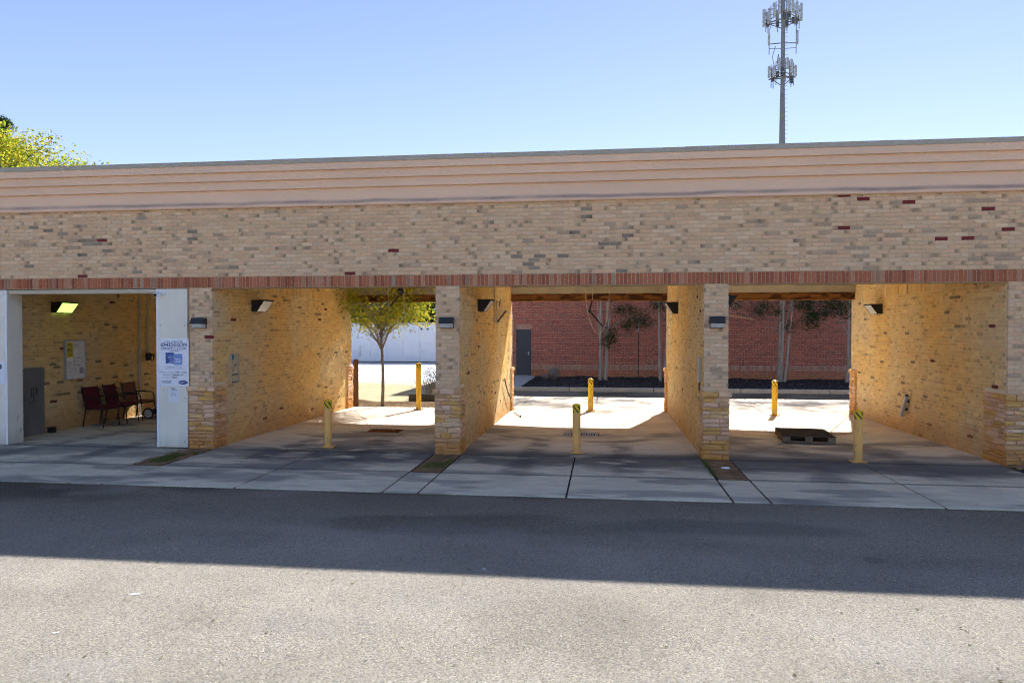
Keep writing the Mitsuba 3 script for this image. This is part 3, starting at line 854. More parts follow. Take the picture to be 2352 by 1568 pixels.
# camera and its lead
Cm = thing('security_camera', 'small white bullet camera at the top of the white panel', 'camera')
part(Cm, 'body', move(trimesh.creation.cylinder(.04, .13, sections=20), -8.24, -.13, 2.88, rx=HP + .25), 'm_white', smooth=40)
part(Cm, 'lens', move(trimesh.creation.cylinder(.03, .012, sections=20), -8.24, -.197, 2.863, rx=HP + .25), 'm_black')
part(Cm, 'mount', cat(tube([(-8.17, -.023, 2.9), (-8.17, -.05, 2.9)], .035, 12), tube([(-8.17, -.05, 2.9), (-8.24, -.1, 2.89)], .015, 8)), 'm_white')
Ld = thing('camera_lead', 'thin white lead running from the security camera to the left', 'cable')
part(Ld, 'lead', tube([(-8.2, -.03, 2.925), (-8.32, -.03, 2.94), (-8.5, -.012, 2.96), (-8.9, -.012, 2.975)], .006, 6), 'm_white')

# ---------------------------------------------------------------- bollards
def bollard(x, y, h, body, label, plate=True, band=True, group='yellow pipe bollards guarding the bays'):
    t = thing('bollard', label, 'bollard', group)
    r = .07
    part(t, 'post', move(lathe([(r, 0), (r, h - (.155 if band else .012)), (r - .001, h - (.154 if band else .011))] + ([] if band else [(r - .012, h), (0, h)]), 28), x, y, 0), body, smooth=40)
    if band:
        n = 36
        a = np.arange(n + 1) * 2 * np.pi / n
        zz = np.array([h - .155, h - .035])
        v = np.vstack([np.stack([x + (r + .002) * np.cos(a), y + (r + .002) * np.sin(a), np.full(n + 1, z)], 1) for z in zz])
        f = [q for k in range(n) for q in ([k, k + 1, k + n + 2], [k, k + n + 2, k + n + 1])]
        uvw = np.stack([np.tile(a / (2 * np.pi), 2), np.repeat([0, 1.0], n + 1)], 1)
        part(t, 'striped_band', (v, np.array(f)), 'm_stripe', uv=uvw)
        part(t, 'cap', move(lathe([(r + .002, h - .035), (r, h - .018), (r * .75, h - .006), (r * .4, h), (0, h + .001)], 28), x, y, 0), 'm_yellow', smooth=50)
    if plate:
        part(t, 'base_plate', cbox(x - .12, x + .12, y - .12, y + .12, .002, .016, .004), body)
        part(t, 'anchor_bolt', cat([move(trimesh.creation.cylinder(.012, .02, sections=6), x + sx * .095, y + sy_ * .095, .025) for sx in (-1, 1) for sy_ in (-1, 1)]), 'm_galv', kind='stuff')
    return t


bollard(-5.17, .46, .9, 'm_yellow_pale', 'pale yellow bollard with striped band at the front of the small tree bay')
bollard(-.48, .4, .89, 'm_yellow_pale', 'pale yellow bollard with striped band at the front of the middle bay')
bollard(4.25, .1, .88, 'm_yellow_pale', 'pale yellow bollard with striped band at the front of the pallet bay')
bollard(-5.12, 7.03, 1.31, 'm_yellow', 'taller plain yellow bollard without stripes at the rear beside the small tree')
bollard(-.35, 7.22, .9, 'm_yellow', 'bright yellow striped bollard at the sunny rear of the middle bay')
bollard(4.43, 6.9, .91, 'm_yellow', 'bright yellow striped bollard at the sunny rear of the pallet bay')

# ---------------------------------------------------------------- bay one contents
WX = -11.95
D_ = thing('grey_panel', 'weathered grey plywood sheet leaning on the wall left of the chairs', 'panel')
part(D_, 'sheet', cbox(WX + .02, WX + .045, .25, 1.47, -.03, 1.42, .004), 'm_plywood')
part(D_, 'batten', cbox(WX + .046, WX + .06, .25, 1.45, 1.36, 1.40, .003), 'm_plywood')
part(D_, 'scuff', cat([box(WX + .0455, WX + .0465, y, y + .02, z, z + h_) for y, z, h_ in ((1.1, .8, .2), (1.16, .72, .3), (1.24, .85, .16), (1.05, .68, .03), (.9, .75, .06))]), 'm_black', kind='stuff')
Kb = thing('black_box', 'small black box on the floor at the foot of the grey sheet', 'box')
part(Kb, 'body', cbox(WX + .03, WX + .15, 1.55, 1.68, -.02, .10, .01), 'm_black')
part(Kb, 'lid', cbox(WX + .025, WX + .155, 1.545, 1.685, .101, .115, .004), 'm_rubber')
Nb = thing('notice_board', 'glazed notice board with yellow and white sheets above the red chairs', 'notice board')
y0, y1, z0, z1 = 2.08, 2.70, 1.10, 1.99
X0 = WX + .002
part(Nb, 'back', box(X0, X0 + .045, y0 + .02, y1 - .02, z0 + .02, z1 - .02), 'm_container')
part(Nb, 'frame', cat(cbox(X0, X0 + .07, y0, y1, z1 - .025, z1, .004), cbox(X0, X0 + .07, y0, y1, z0, z0 + .025, .004), cbox(X0, X0 + .07, y0, y0 + .025, z0 + .025, z1 - .025, .004), cbox(X0, X0 + .07, y1 - .025, y1, z0 + .025, z1 - .025, .004)), 'm_galv')
px = X0 + .047
part(Nb, 'yellow_sheet', box(px - .001, px, 2.125, 2.33, 1.60, 1.94), 'm_paper_yellow', label='yellow sheet pinned in the notice board')
part(Nb, 'yellow_sheet_text', cat([box(px, px + .001, 2.14, 2.14 + w, z, z + .014) for z, w in ((1.90, .15), (1.87, .12), (1.84, .16), (1.79, .17), (1.765, .14), (1.74, .16), (1.71, .15), (1.67, .12), (1.64, .16))]), 'm_blacktext', kind='stuff')
for (a, b, c, d) in ((2.34, 2.50, 1.68, 1.95), (2.12, 2.29, 1.18, 1.58), (2.33, 2.60, 1.40, 1.60), (2.53, 2.66, 1.72, 1.93), (2.31, 2.48, 1.13, 1.37), (2.13, 2.28, 1.13, 1.165)):
    part(Nb, 'sheet', box(px - .001, px, a, b, c, d), 'm_paper')
part(Nb, 'certificate_border', cat(box(px, px + .001, 2.345, 2.585, 1.57, 1.585), box(px, px + .001, 2.345, 2.585, 1.415, 1.43), box(px, px + .001, 2.345, 2.36, 1.43, 1.57), box(px, px + .001, 2.57, 2.585, 1.43, 1.57)), 'm_greytext')
part(Nb, 'dark_card', cat(box(px - .001, px, 2.52, 2.65, 1.22, 1.36)), 'm_greytext')
part(Nb, 'sheet_text', cat([box(px, px + .0008, a, a + w, z, z + .008) for a, w, zs in ((2.36, .12, (1.9, 1.88, 1.86, 1.84, 1.8)), (2.14, .12, (1.5, 1.47, 1.44, 1.4, 1.36, 1.3, 1.27)), (2.4, .12, (1.53, 1.5, 1.47)), (2.33, .12, (1.33, 1.3, 1.27, 1.2))) for z in zs]), 'm_greytext', kind='stuff')


def chair(x, y, rz, fabric, label):
    """faces +x"""
    t = thing('waiting_chair', label, 'chair', 'stacking chairs along the bay wall')
    k = lambda m: move(m, x, y, -.012, rz=rz)
    part(t, 'seat', k(cat(cbox(-.20, .25, -.23, .23, .42, .475, .02))), fabric)
    bk = cbox(-.022, .022, -.22, .22, 0, .50, .015)
    part(t, 'backrest', k(move(bk, -.215, 0, .42, ry=-.24)), fabric)
    for s in (-1, 1):
        part(t, 'leg', k(tube([(.24, .245 * s, .44), (.27, .245 * s, 0)], .0125, 8)), 'm_black')
        part(t, 'leg', k(tube([(-.20, .245 * s, .44), (-.28, .245 * s, 0)], .0125, 8)), 'm_black')
        part(t, 'armrest', k(tube([(-.27, .25 * s, .67), (-.1, .26 * s, .675), (.15, .26 * s, .66), (.22, .255 * s, .62), (.24, .25 * s, .44)], .014, 8)), 'm_black')
        part(t, 'back_tube', k(tube([(-.20, .245 * s, .42), (-.335, .235 * s, .93)], .0125, 8)), 'm_black')
    part(t, 'seat_rail', k(cat(tube([(.24, -.245, .415), (.24, .245, .415)], .011, 8), tube([(-.2, -.245, .415), (-.2, .245, .415)], .011, 8), tube([(-.2, .235, .41), (.24, .235, .41)], .011, 8), tube([(-.2, -.235, .41), (.24, -.235, .41)], .011, 8))), 'm_black')
    return t


chair(-11.56, 2.78, -.10, 'm_burgundy', 'burgundy chair with black frame, nearest the notice board')
chair(-11.56, 3.50, .08, 'm_burgundy', 'burgundy chair with black frame, second of the three in a row')
chair(-11.60, 4.22, -.04, 'm_fabric_brown', 'brown fabric chair at the far end of the row by the conduit')
Cd = thing('wall_conduit', 'tall grey conduit on the wall that runs down to the floor behind the brown chair', 'conduit')
part(Cd, 'pipe', tube([(WX + .03, 4.72, 3.5), (WX + .03, 4.72, .0)], .021, 10), 'm_galv', smooth=40)
part(Cd, 'strap', cat([cbox(WX + .003, WX + .055, 4.68, 4.76, z, z + .03, .003) for z in (.5, 1.6, 2.8)]), 'm_galv')
Cd2 = thing('wall_conduit', 'shorter grey conduit ending in a dark switch box on the first bay wall', 'conduit')
part(Cd2, 'pipe', tube([(WX + .03, 5.06, 3.5), (WX + .03, 5.06, 1.6)], .019, 10), 'm_galv', smooth=40)
part(Cd2, 'switch_box', cbox(WX + .002, WX + .09, 5.0, 5.12, 1.42, 1.62, .008), 'm_bronze')
a = np.linspace(0, 5 * math.pi, 60)
part(Cd2, 'cord', tube(np.stack([WX + .1 + .002 * a, 5.12 + .06 * np.cos(a), 1.5 + .09 * np.sin(a)], 1), .006, 5), 'm_black')
for i, (y, z) in enumerate(((3.02, .40), (4.5, .42))):
    o = thing('wall_outlet', ['white outlet box low on the wall under the first burgundy chair', 'white outlet box low on the wall under the brown chair'][i], 'outlet')
    part(o, 'plate', cbox(WX + .002, WX + .035, y - .05, y + .05, z - .06, z + .06, .004), 'm_white')
    for q in (.012, -.04):
        part(o, 'socket', box(WX + .0355, WX + .037, y - .018, y + .018, z + q, z + q + .028), 'm_greytext')
Ca = thing('push_cart', 'folded black push cart with pale wheels standing past the brown chair', 'cart')


def wheel(x, y, r, parent, tread, hub):
    ty = move(trimesh.creation.torus(r - .025, .025, 20, 8), x, y, r - .035, rx=HP)
    w_ = part(parent, 'wheel', ty, tread, smooth=40)
    part(parent + '__wheel' if w_.endswith('wheel') else w_, 'hub', move(trimesh.creation.cylinder(r - .035, .03, sections=20), x, y, r - .035, rx=HP), hub)


wheel(-11.38, 4.25, .15, Ca, 'm_rubber', 'm_palewheel')
wheel(-11.02, 4.55, .12, Ca, 'm_rubber', 'm_palewheel')
wheel(-11.38, 4.85, .15, Ca, 'm_rubber', 'm_palewheel')
part(Ca, 'deck', cbox(-11.42, -10.98, 4.32, 4.8, .10, .20, .02), 'm_black')
part(Ca, 'bag', move(cbox(-.07, .07, -.17, .17, 0, .55, .04), -11.02, 4.75, .2, ry=.15), 'm_black')
part(Ca, 'handle', cat(tube([(-11.3, 4.4, .2), (-10.95, 4.5, 1.1), (-10.9, 4.72, 1.12), (-10.95, 4.9, 1.1), (-11.3, 4.85, .2)], .013, 8)), 'm_black')
part(Ca, 'brace', tube([(-11.4, 4.3, .14), (-11.05, 4.45, .5)], .012, 8), 'm_palewheel')

# ---------------------------------------------------------------- the open bays
Bx = thing('metal_box', 'shallow beige metal box with holes and blue tape in the small tree bay', 'wall box')
part(Bx, 'tray', cat(box(-7.219, -7.205, .62, .93, 1.17, 1.75), box(-7.204, -7.185, .62, .632, 1.17, 1.75), box(-7.204, -7.185, .918, .93, 1.17, 1.75), box(-7.204, -7.185, .633, .917, 1.17, 1.182), box(-7.204, -7.185, .633, .917, 1.738, 1.75)), 'm_beige')
part(Bx, 'hole', cat([box(-7.2045, -7.2035, y, y + w, z, z + h_) for y, w, z, h_ in ((.76, .08, 1.52, .02), (.70, .04, 1.42, .03), (.64, .27, 1.33, .025), (.74, .02, 1.46, .05), (.64, .26, 1.19, .02))]), 'm_black', kind='stuff')
part(Bx, 'tape', box(-7.2045, -7.2035, .645, .75, 1.63, 1.735), 'm_bluetape')
Bx2 = thing('metal_box', 'pale metal box seen edge on upon the right wall of the middle bay', 'wall box')
part(Bx2, 'tray', cbox(1.655, 1.705, .33, .56, 1.3, 1.74, .004), 'm_beige')
part(Bx2, 'lead', tube([(1.68, .4, 1.3), (1.675, .41, 1.2), (1.685, .4, 1.12)], .014, 6), 'm_black')
Pp = thing('hose_holder', 'short tilted metal tube fixed low on the right wall of the pallet bay', 'pipe')
part(Pp, 'tube', tube([(6.44, 4.0, .36), (6.44, 3.74, .82)], .045, 12), 'm_galv', smooth=40)
part(Pp, 'mouth', tube([(6.44, 3.742, .81), (6.44, 3.735, .828)], .036, 12), 'm_black')
for q in (3.88, .48), (3.80, .66):
    part(Pp, 'bracket', box(6.47, 6.513, q[0], q[0] + .05, q[1], q[1] + .06), 'm_black')
Bm = thing('wall_boom', 'conduit with a black strut arm on the left wall of the middle bay', 'bracket')
part(Bm, 'conduit', tube([(-2.52, 4.0, 3.5), (-2.52, 4.0, 2.39)], .018, 8), 'm_beige')
part(Bm, 'upright', tube([(-2.50, 4.18, 2.85), (-2.50, 4.18, 2.36)], .015, 8), 'm_galv')
part(Bm, 'strut', tube([(-2.47, 4.2, 2.42), (-2.47, 5.6, 2.70)], .022, 8), 'm_black')
part(Bm, 'clip', tube([(-2.47, 4.45, 2.78), (-2.47, 4.62, 2.95)], .012, 8), 'm_black')
Hs = thing('air_hose', 'long grey hose drooping from the wall arm down to the middle bay floor', 'hose')
part(Hs, 'hose', tube([(-2.48, 4.55, 2.72), (-2.48, 5.6, 2.70), (-2.48, 7.0, 2.64), (-2.48, 7.15, 2.5), (-2.48, 7.0, 1.7), (-2.48, 6.6, .9), (-2.47, 6.65, .4), (-2.44, 6.9, .12), (-2.38, 6.7, .015), (-2.25, 6.2, .012), (-2.12, 5.8, .012)], .012, 6), 'm_greycable', smooth=60)
part(Hs, 'nozzle', tube([(-2.12, 5.8, .014), (-2.10, 5.66, .016)], .022, 8), 'm_black')
Hs2 = thing('air_hose', 'short black hose along the sunlit left wall of the middle bay', 'hose')
part(Hs2, 'hose', tube([(-2.49, 5.55, .98), (-2.49, 5.9, .72), (-2.48, 6.3, .5), (-2.47, 6.62, .38)], .017, 6), 'm_black', smooth=60)
Dc = thing('drop_cable', 'grey cable hanging in a long loop under the middle bay ceiling', 'cable')
part(Dc, 'cable', tube([(-.46, 5, 3.62), (-.45, 5, 3.24), (-.42, 5, 2.9), (-.37, 5, 2.58), (-.28, 5, 2.3), (-.19, 5, 2.16), (-.12, 5, 2.13), (-.05, 5, 2.16), (.02, 5, 2.26), (.09, 5, 2.5), (.13, 5, 2.9), (.14, 5, 3.62)], .011, 6), 'm_greycable', smooth=60)
Da = thing('hanging_hose_reel', 'black jointed hose arm hanging under the middle bay ceiling', 'hose arm')
part(Da, 'hanger', tube([(-.27, 5.05, 3.62), (-.27, 5.05, 2.93)], .01, 6), 'm_greycable')
part(Da, 'arm', cat(tube([(-.27, 5.05, 2.95), (-.34, 5.05, 2.7)], .016, 8), tube([(-.34, 5.05, 2.68), (-.02, 5.05, 2.3)], .02, 8)), 'm_black')
part(Da, 'joint', move(trimesh.creation.icosphere(2, .045), -.335, 5.05, 2.67), 'm_bronze', smooth=True)
Db = thing('hanging_hose_reel', 'black hose reel and arm hanging under the ceiling of the small tree bay', 'hose arm')
part(Db, 'hanger', cat(tube([(-5.38, 5, 3.62), (-5.36, 5, 2.8)], .009, 6), tube([(-4.97, 5, 3.62), (-4.955, 5, 2.75)], .009, 6)), 'm_greycable')
part(Db, 'reel', move(cat(trimesh.creation.torus(.075, .012, 20, 6), cbox(-.03, .06, -.04, .04, -.09, .09, .01)), -5.06, 5, 3.2, rx=1.2), 'm_black')
part(Db, 'arm', cat(tube([(-5.03, 5, 3.12), (-5.12, 5, 3.04)], .018, 8), tube([(-5.12, 5, 3.04), (-5.33, 5, 2.8)], .02, 8)), 'm_black')
Rd = thing('wall_rod', 'thin tan rod sticking out beside the pier of the pallet bay', 'rod')
part(Rd, 'rod', tube([(2.12, 4, 2.66), (3.29, 4, 2.46)], .014, 6), 'm_beige')

# pallet
P = thing('pallet', 'weathered dark wooden pallet lying on the floor of the right bay', 'pallet')
k = lambda m: move(m, 4.09, 2.80, .0, rz=-.10)
pw, pd = .98, 1.22
for i in range(11):
    y = -pd / 2 + i * pd / 11
    part(P, 'top_board', k(cbox(-pw / 2, pw / 2, y + .006, y + pd / 11 - .006, .105, .124 + R.uniform(-.003, .003), .003)), 'm_wood_dark')
for x in (-pw / 2, -.07, pw / 2 - .14):
    part(P, 'stringer', k(cbox(x, x + .14, -pd / 2 + .005, pd / 2 - .005, .018, .104, .003)), 'm_wood_side')
for y in (-pd / 2, -.06, pd / 2 - .12):
    part(P, 'bottom_board', k(cbox(-pw / 2, pw / 2, y, y + .12, -.015, .017, .003)), 'm_wood_side')

# ---------------------------------------------------------------- soil patches, litter, weeds
def blades(n, x0, x1, y0, y1, h, z=-.004, lean=.6, w=.006, rnd=None):
    V, Fc, U = [], [], []
    for i in range(n):
        x, y = R.uniform(x0, x1), R.uniform(y0, y1)
        if rnd is not None and meshkit.noise(np.array([x * 4, y * 4, 0.0]), rnd) < .45:
            continue
        hh = h * R.uniform(.4, 1.1)
        a = R.uniform(0, 2 * math.pi)
        l = R.uniform(0, lean) * hh
        dx, dy = math.cos(a), math.sin(a)
        b = len(V)
        V += [[x - dy * w, y + dx * w, z], [x + dy * w, y - dx * w, z], [x + dx * l * .4, y + dy * l * .4, z + hh * .6], [x + dx * l, y + dy * l, z + hh]]
        Fc += [[b, b + 1, b + 2], [b + 1, b + 3, b + 2]]
        U += [[R.random(), R.random()]] * 4
    return (np.array(V), np.array(Fc)), np.array(U)


for i, nm in ((1, 'soil_patch'), (2, 'soil_patch_001'), (3, 'soil_patch_002')):
    a, b = W[i]
    lo, hi = a + (-.10 if i == 1 else .0), b + .02
    sp = grid(lo, hi, ROW_Y + .01, -.03, 30, 60, lambda x, y: -.011 + .022 * meshkit.fbm(np.stack([x * 9, y * 9, 0 * x], -1), 3))
    struct(nm, sp, 'm_soil', ['', 'bare soil strip with grass in front of the left pier', 'soil strip with a little grass in front of the second pier', 'bare soil strip with white litter in front of the third pier'][i])
(m_, u_) = blades(2600, -7.62, -7.22, -1.5, -.45, .05, rnd=3)
struct('pier_grass', m_, 'm_grass', 'short green grass on the soil strip before the left pier', kind='stuff', uv=u_)
(m_, u_) = blades(1500, -2.9, -2.52, -1.55, -.35, .045, rnd=5)
struct('pier_grass_001', m_, 'm_grass', 'sparse grass on the soil strip before the second pier', kind='stuff', uv=u_)
(m_, u_) = blades(260, 1.62, 1.74, -1.5, -.05, .05, rnd=None)
struct('pier_grass_002', m_, 'm_grass', 'few weeds along the soil edge before the third pier', kind='stuff', uv=u_)
Lt = thing('litter', 'crumpled white scrap on the soil before the third pier', 'litter')
ic = trimesh.creation.icosphere(2, .05)
ic.vertices *= (1 + .5 * (meshkit.noise(np.array(ic.vertices) * 40)[:, None] - .5)) * np.array([1.5, 1, .35])
part(Lt, 'scrap', move(ic, 1.95, -.75, .005), 'm_paper')
for i, (x, y, s, lb) in enumerate(((-3.92, -7.05, .035, 'larger white paint fleck on the sunlit asphalt at the left'), (-4.0, -7.85, .02, 'smaller white fleck on the sunlit asphalt nearer the camera'), (-1.1, -6.05, .02, 'tiny white scrap at the edge of the roof shadow'))):
    f_ = thing('paper_fleck', lb, 'litter')
    ic = trimesh.creation.icosphere(2, s)
    ic.vertices *= (1 + .9 * (meshkit.noise(np.array(ic.vertices) * 60 + i * 9)[:, None] - .5)) * np.array([1.5, .8, .12]) * .7
    part(f_, 'scrap', move(ic, x, y, -.008, rz=.4), 'm_paper')
# dead leaves and pebbles on the lot
V, Fc, U = [], [], []
for i in range(1000):
    x, y = R.uniform(-9, 7), R.uniform(-10.8, -3.2)
    if R.random() < .35:
        y = -3.12 - abs(R.normal(0, .06))
    s, a = R.uniform(.008, .022), R.uniform(0, 6.28)
    c, q = math.cos(a) * s, math.sin(a) * s
    b = len(V)
    V += [[x - c, y - q, -.008], [x + q * .5, y - c * .5, -.003], [x + c, y + q, -.006], [x - q * .5, y + c * .5, -.001]]
    Fc += [[b, b + 1, b + 2], [b, b + 2, b + 3]]
    U += [[R.uniform(.6, 1), R.random()]] * 4
struct('dead_leaves', (np.array(V), np.array(Fc)), 'm_grass', 'tiny dry leaf bits scattered over the asphalt', kind='stuff', uv=np.array(U))
Wd = []
for i in range(14):
    x, y = R.uniform(6.55, 7.3), R.uniform(-.25, -.06)
    ic = trimesh.creation.icosphere(2, R.uniform(.03, .09))
    ic.vertices *= (1 + .8 * (meshkit.noise(np.array(ic.vertices) * 30 + i)[:, None] - .5)) * np.array([1.3, 1, .6])
    Wd.append(move(ic, x, y, .0))
struct('leaf_litter', cat(Wd), 'm_soil', 'dark leaf litter heaped at the foot of the rightmost stone pier', kind='stuff')
Sr = thing('loose_stone', 'pale loose stone at the foot of the rightmost pier', 'stone')
part(Sr, 'stone', move(cbox(-.1, .1, -.06, .06, 0, .07, .02), 6.86, -.22, 0, rz=.2), 'm_kerb')

# ---------------------------------------------------------------- leaves and trees
def leaf_cloud(centres, n, spread, size, lo=0, flat=.8, aspect=.62):
    centres = np.asarray(centres, float)
    idx = R.integers(0, len(centres), n)
    p = centres[idx] + R.normal(0, 1, (n, 3)) * spread * [1, 1, flat]
    ax = R.normal(0, 1, (n, 3)); ax /= np.linalg.norm(ax, axis=1, keepdims=True)
    nn = R.normal(0, 1, (n, 3)) + [0, 0, .8]
    sd = np.cross(ax, nn); sd /= np.linalg.norm(sd, axis=1, keepdims=True)
    s = size * R.uniform(.6, 1.25, (n, 1))
    up = np.cross(sd, ax) * s * .15
    v = np.stack([p - ax * s * .5, p + sd * s * aspect * .5 + up, p + ax * s * .5, p - sd * s * aspect * .5 + up], 1).reshape(-1, 3)
    i = np.arange(n)[:, None] * 4
    f = np.concatenate([i + [0, 1, 2], i + [0, 2, 3]])
    ct = R.random(len(centres))
    t = np.clip(ct[idx] * .55 + R.random(n) * .5, 0, .999)
    uvw = np.repeat(np.stack([t, R.random(n)], 1), 4, axis=0)
    return (v, f), uvw


def broad_tree(x, y, h, trunk_h, rx, rz_, nclump, nleaf, size, bark, lf, label, name, rtrunk, lean=(0, 0), group=None, spread=.3, z0=-.05):
    t = thing(name, label, 'tree', group)
    pts = [(x + lean[0] * q + .03 * math.sin(q * 7), y + lean[1] * q, z0 + q * h * .85) for q in np.linspace(0, 1, 9)]
    part(t, 'trunk', tube(pts, np.linspace(rtrunk, rtrunk * .25, 9), 10), bark, smooth=60)
    cz = z0 + (trunk_h + h) / 2
    cl, br = [], []
    for i in range(nclump):
        d = R.normal(0, 1, 3); d /= np.linalg.norm(d)
        q = d * R.uniform(.45, 1.0) ** .6 * np.array([rx, rx, (h - trunk_h) / 2 * .95])
        q[:2] *= 1 - .25 * max(0, q[2] / ((h - trunk_h) / 2))
        c = np.array([x + lean[0], y + lean[1], cz]) + q
        cl.append(c)
        zt = max(trunk_h * .75, min(h * .8, c[2] - abs(R.normal(0, .5)) - .3 * np.linalg.norm(q[:2])))
        fr = zt / (h * .85)
        st = np.array([x + lean[0] * fr, y + lean[1] * fr, z0 + zt])
        md = (st + c) / 2 + [0, 0, .12 * np.linalg.norm(c - st)]
        br.append(tube([st, md, c], [rtrunk * .28, rtrunk * .16, rtrunk * .05], 5))
    part(t, 'limb', cat(br), bark)
    m, u = leaf_cloud(cl, nleaf, spread, size)
    part(t, 'crown', m, lf, uv=u)
    return t


R = np.random.default_rng(21)
# the small tree right behind the first open bay
broad_tree(-6.42, 7.85, 4.9, 2.2, 1.95, 1.3, 125, 12500, .082, 'm_bark', 'm_leaf_yellow', 'slim young tree with yellow green leaves right behind the bay, trunk on soil', 'young_tree', .052, (-.05, .02), spread=.2)
# the tree over the roof at the left, pine further left
broad_tree(-20.4, 10.2, 9.35, 3.0, 3.9, 3, 200, 34000, .115, 'm_bark', 'm_leaf_yellow', 'leafy yellow green tree rising over the roof at the left edge', 'leafy_tree', .16, spread=.27)


def pine(x, y, h, label):
    t = thing('pine_tree', label, 'tree')
    part(t, 'trunk', tube([(x, y, -.1), (x + .1, y, h * .5), (x, y, h)], [.22, .15, .03], 8), 'm_bark', smooth=60)
    cl, br = [], []
    for i in range(46):
        z = h * R.uniform(.45, 1.0)
        a, l = R.uniform(0, 6.28), (h - z) * .28 + .5
        tip = np.array([x + math.cos(a) * l, y + math.sin(a) * l, z + .25 * l])
        br.append(tube([(x, y, z), tip], [.05, .015], 4))
        for q in np.linspace(.45, 1.0, 4):
            cl.append(np.array([x, y, z]) * (1 - q) + tip * q)
    part(t, 'limb', cat(br), 'm_bark')
    m, u = leaf_cloud(cl, 15000, .16, .28, aspect=.05)
    part(t, 'crown', m, 'm_needle', uv=u)


pine(-37.4, 28.0, 15.7, 'dark green pine tip at the far left above the leafy tree')


def myrtle(x, y, stems, clumps, label, n=5200):
    t = thing('crape_myrtle', label, 'tree', 'multi-stemmed small trees in the mulch bed')
    br = []
    for (bx, pts, r) in stems:
        part(t, 'trunk', tube([(px_, py_, pz_) for (px_, py_, pz_) in pts], np.linspace(r, r * .35, len(pts)), 8), 'm_bark_pale', smooth=60)
    cl = [np.array(c, float) for c in clumps]
    m, u = leaf_cloud(cl, n, .19, .085)
    part(t, 'crown', m, 'm_leaf_dark', uv=u)
    return t


def stem(x0, x1, y, z1, r, x2=None):
    zs = [.08, 1.55, z1, z1 + 2.2]
    x2 = x1 + (x1 - x0) * .5 if x2 is None else x2
    return (x0, [(x0, y, zs[0]), ((x0 + x1) / 2 + R.uniform(-.03, .03), y, .9), (x1 * .65 + x0 * .35, y, zs[1]), (x1, y, zs[2]), (x2, y + .1, zs[3])], r)


def upper(x, y, n, z0=3.5, z1=9.2, r=1.7):
    return [(x + R.normal(0, r * .55), y + R.normal(0, r * .45), R.uniform(z0, z1)) for _ in range(n)]


def br(*pts, r=.02):
    return (pts[0][0], list(pts), r)


R = np.random.default_rng(33)
Y1 = 18.6
myrtle(0, Y1, [stem(-.14, -.13, Y1, 3.4, .075), stem(.08, .16, Y1 + .05, 3.4, .085), br((-.12, Y1, 1.5), (-.22, Y1, 2.6), (-.26, Y1, 3.6), r=.04), br((.14, Y1, 2.1), (.25, Y1, 2.7), (.42, Y1, 3.5), r=.05), br((.2, Y1, 2.1), (.6, Y1, 2.55), (1.05, Y1, 2.7))],
       upper(.2, Y1, 40) + [(.55, Y1, 3.05), (.95, Y1, 3.1), (1.15, Y1, 3.0), (1.5, Y1, 2.85), (1.6, Y1, 2.65), (1.85, Y1, 2.55), (1.35, Y1, 2.5), (.98, Y1, 2.45), (1.1, Y1, 2.4), (.25, Y1, 1.8), (.4, Y1, 1.95), (.2, Y1, 1.65), (.28, Y1, 2.2)], 'two-stemmed small tree in the mulch seen in the middle bay', 8000)
myrtle(2.5, 18.4, [stem(2.38, 2.31, 18.4, 3.3, .07), stem(2.58, 2.66, 18.45, 2.6, .06), stem(2.70, 2.76, 18.3, 2.6, .055), br((2.72, 18.3, 1.7), (2.9, 18.3, 2.1), (3.1, 18.3, 2.6))],
       upper(2.5, 18.4, 40) + [(2.15, 18.4, 3.3), (2.35, 18.4, 3.2), (2.7, 18.4, 3.2), (2.75, 18.4, 2.7), (4.0, 18.4, 2.9), (4.2, 18.4, 2.45), (3.6, 18.4, 2.7), (4.5, 18.4, 3.2), (4.6, 18.4, 2.75)], 'three-stemmed small tree half hidden behind the right wall of the middle bay', 8000)
myrtle(7.3, 18.5, [stem(7.2, 7.28, 18.5, 3.4, .08), stem(7.28, 7.38, 18.45, 3.4, .085), stem(7.44, 7.66, 18.5, 2.3, .075, 7.92), br((7.4, 18.5, 1.75), (7.0, 18.5, 2.3), (6.68, 18.5, 2.42), r=.03), br((7.36, 18.5, 1.9), (7.5, 18.5, 2.5), (7.75, 18.5, 3.5), r=.04), br((7.35, 18.5, 2.1), (7.1, 18.5, 2.6), (6.9, 18.5, 3.1))],
       upper(7.5, 18.5, 40) + [(8.35, 18.5, 3.1), (8.45, 18.5, 2.85), (8.55, 18.5, 2.6), (8.4, 18.5, 2.45), (8.6, 18.5, 2.8), (8.3, 18.5, 3.3), (8.0, 18.5, 3.3), (7.2, 18.5, 3.0), (7.6, 18.5, 2.4), (6.5, 18.5, 3.1), (6.35, 18.5, 2.95), (6.7, 18.5, 3.25), (5.6, 18.5, 3.25)], 'three-stemmed small tree in the middle of the pallet bay view', 8500)
myrtle(9.95, 18.5, [stem(9.92, 9.98, 18.5, 3.4, .08, 10.05), stem(10.02, 10.1, 18.45, 2.4, .075, 10.25), br((9.98, 18.5, 1.9), (9.75, 18.5, 2.4), (9.36, 18.5, 3.1), r=.035), br((10.0, 18.5, 2.3), (9.8, 18.5, 2.9), (9.6, 18.5, 3.4))],
       upper(9.8, 18.5, 40) + [(9.4, 18.5, 3.3), (9.7, 18.5, 3.2), (9.2, 18.5, 3.0), (9.75, 18.5, 2.9), (9.1, 18.5, 3.3), (8.95, 18.5, 2.95), (9.85, 18.5, 3.35)], 'small tree beside the stone edge at the right of the pallet bay view', 8500)
St = thing('tree_stump', 'rough brown stump in the mulch near the grey door', 'stump')
ic = trimesh.creation.icosphere(3, .25)
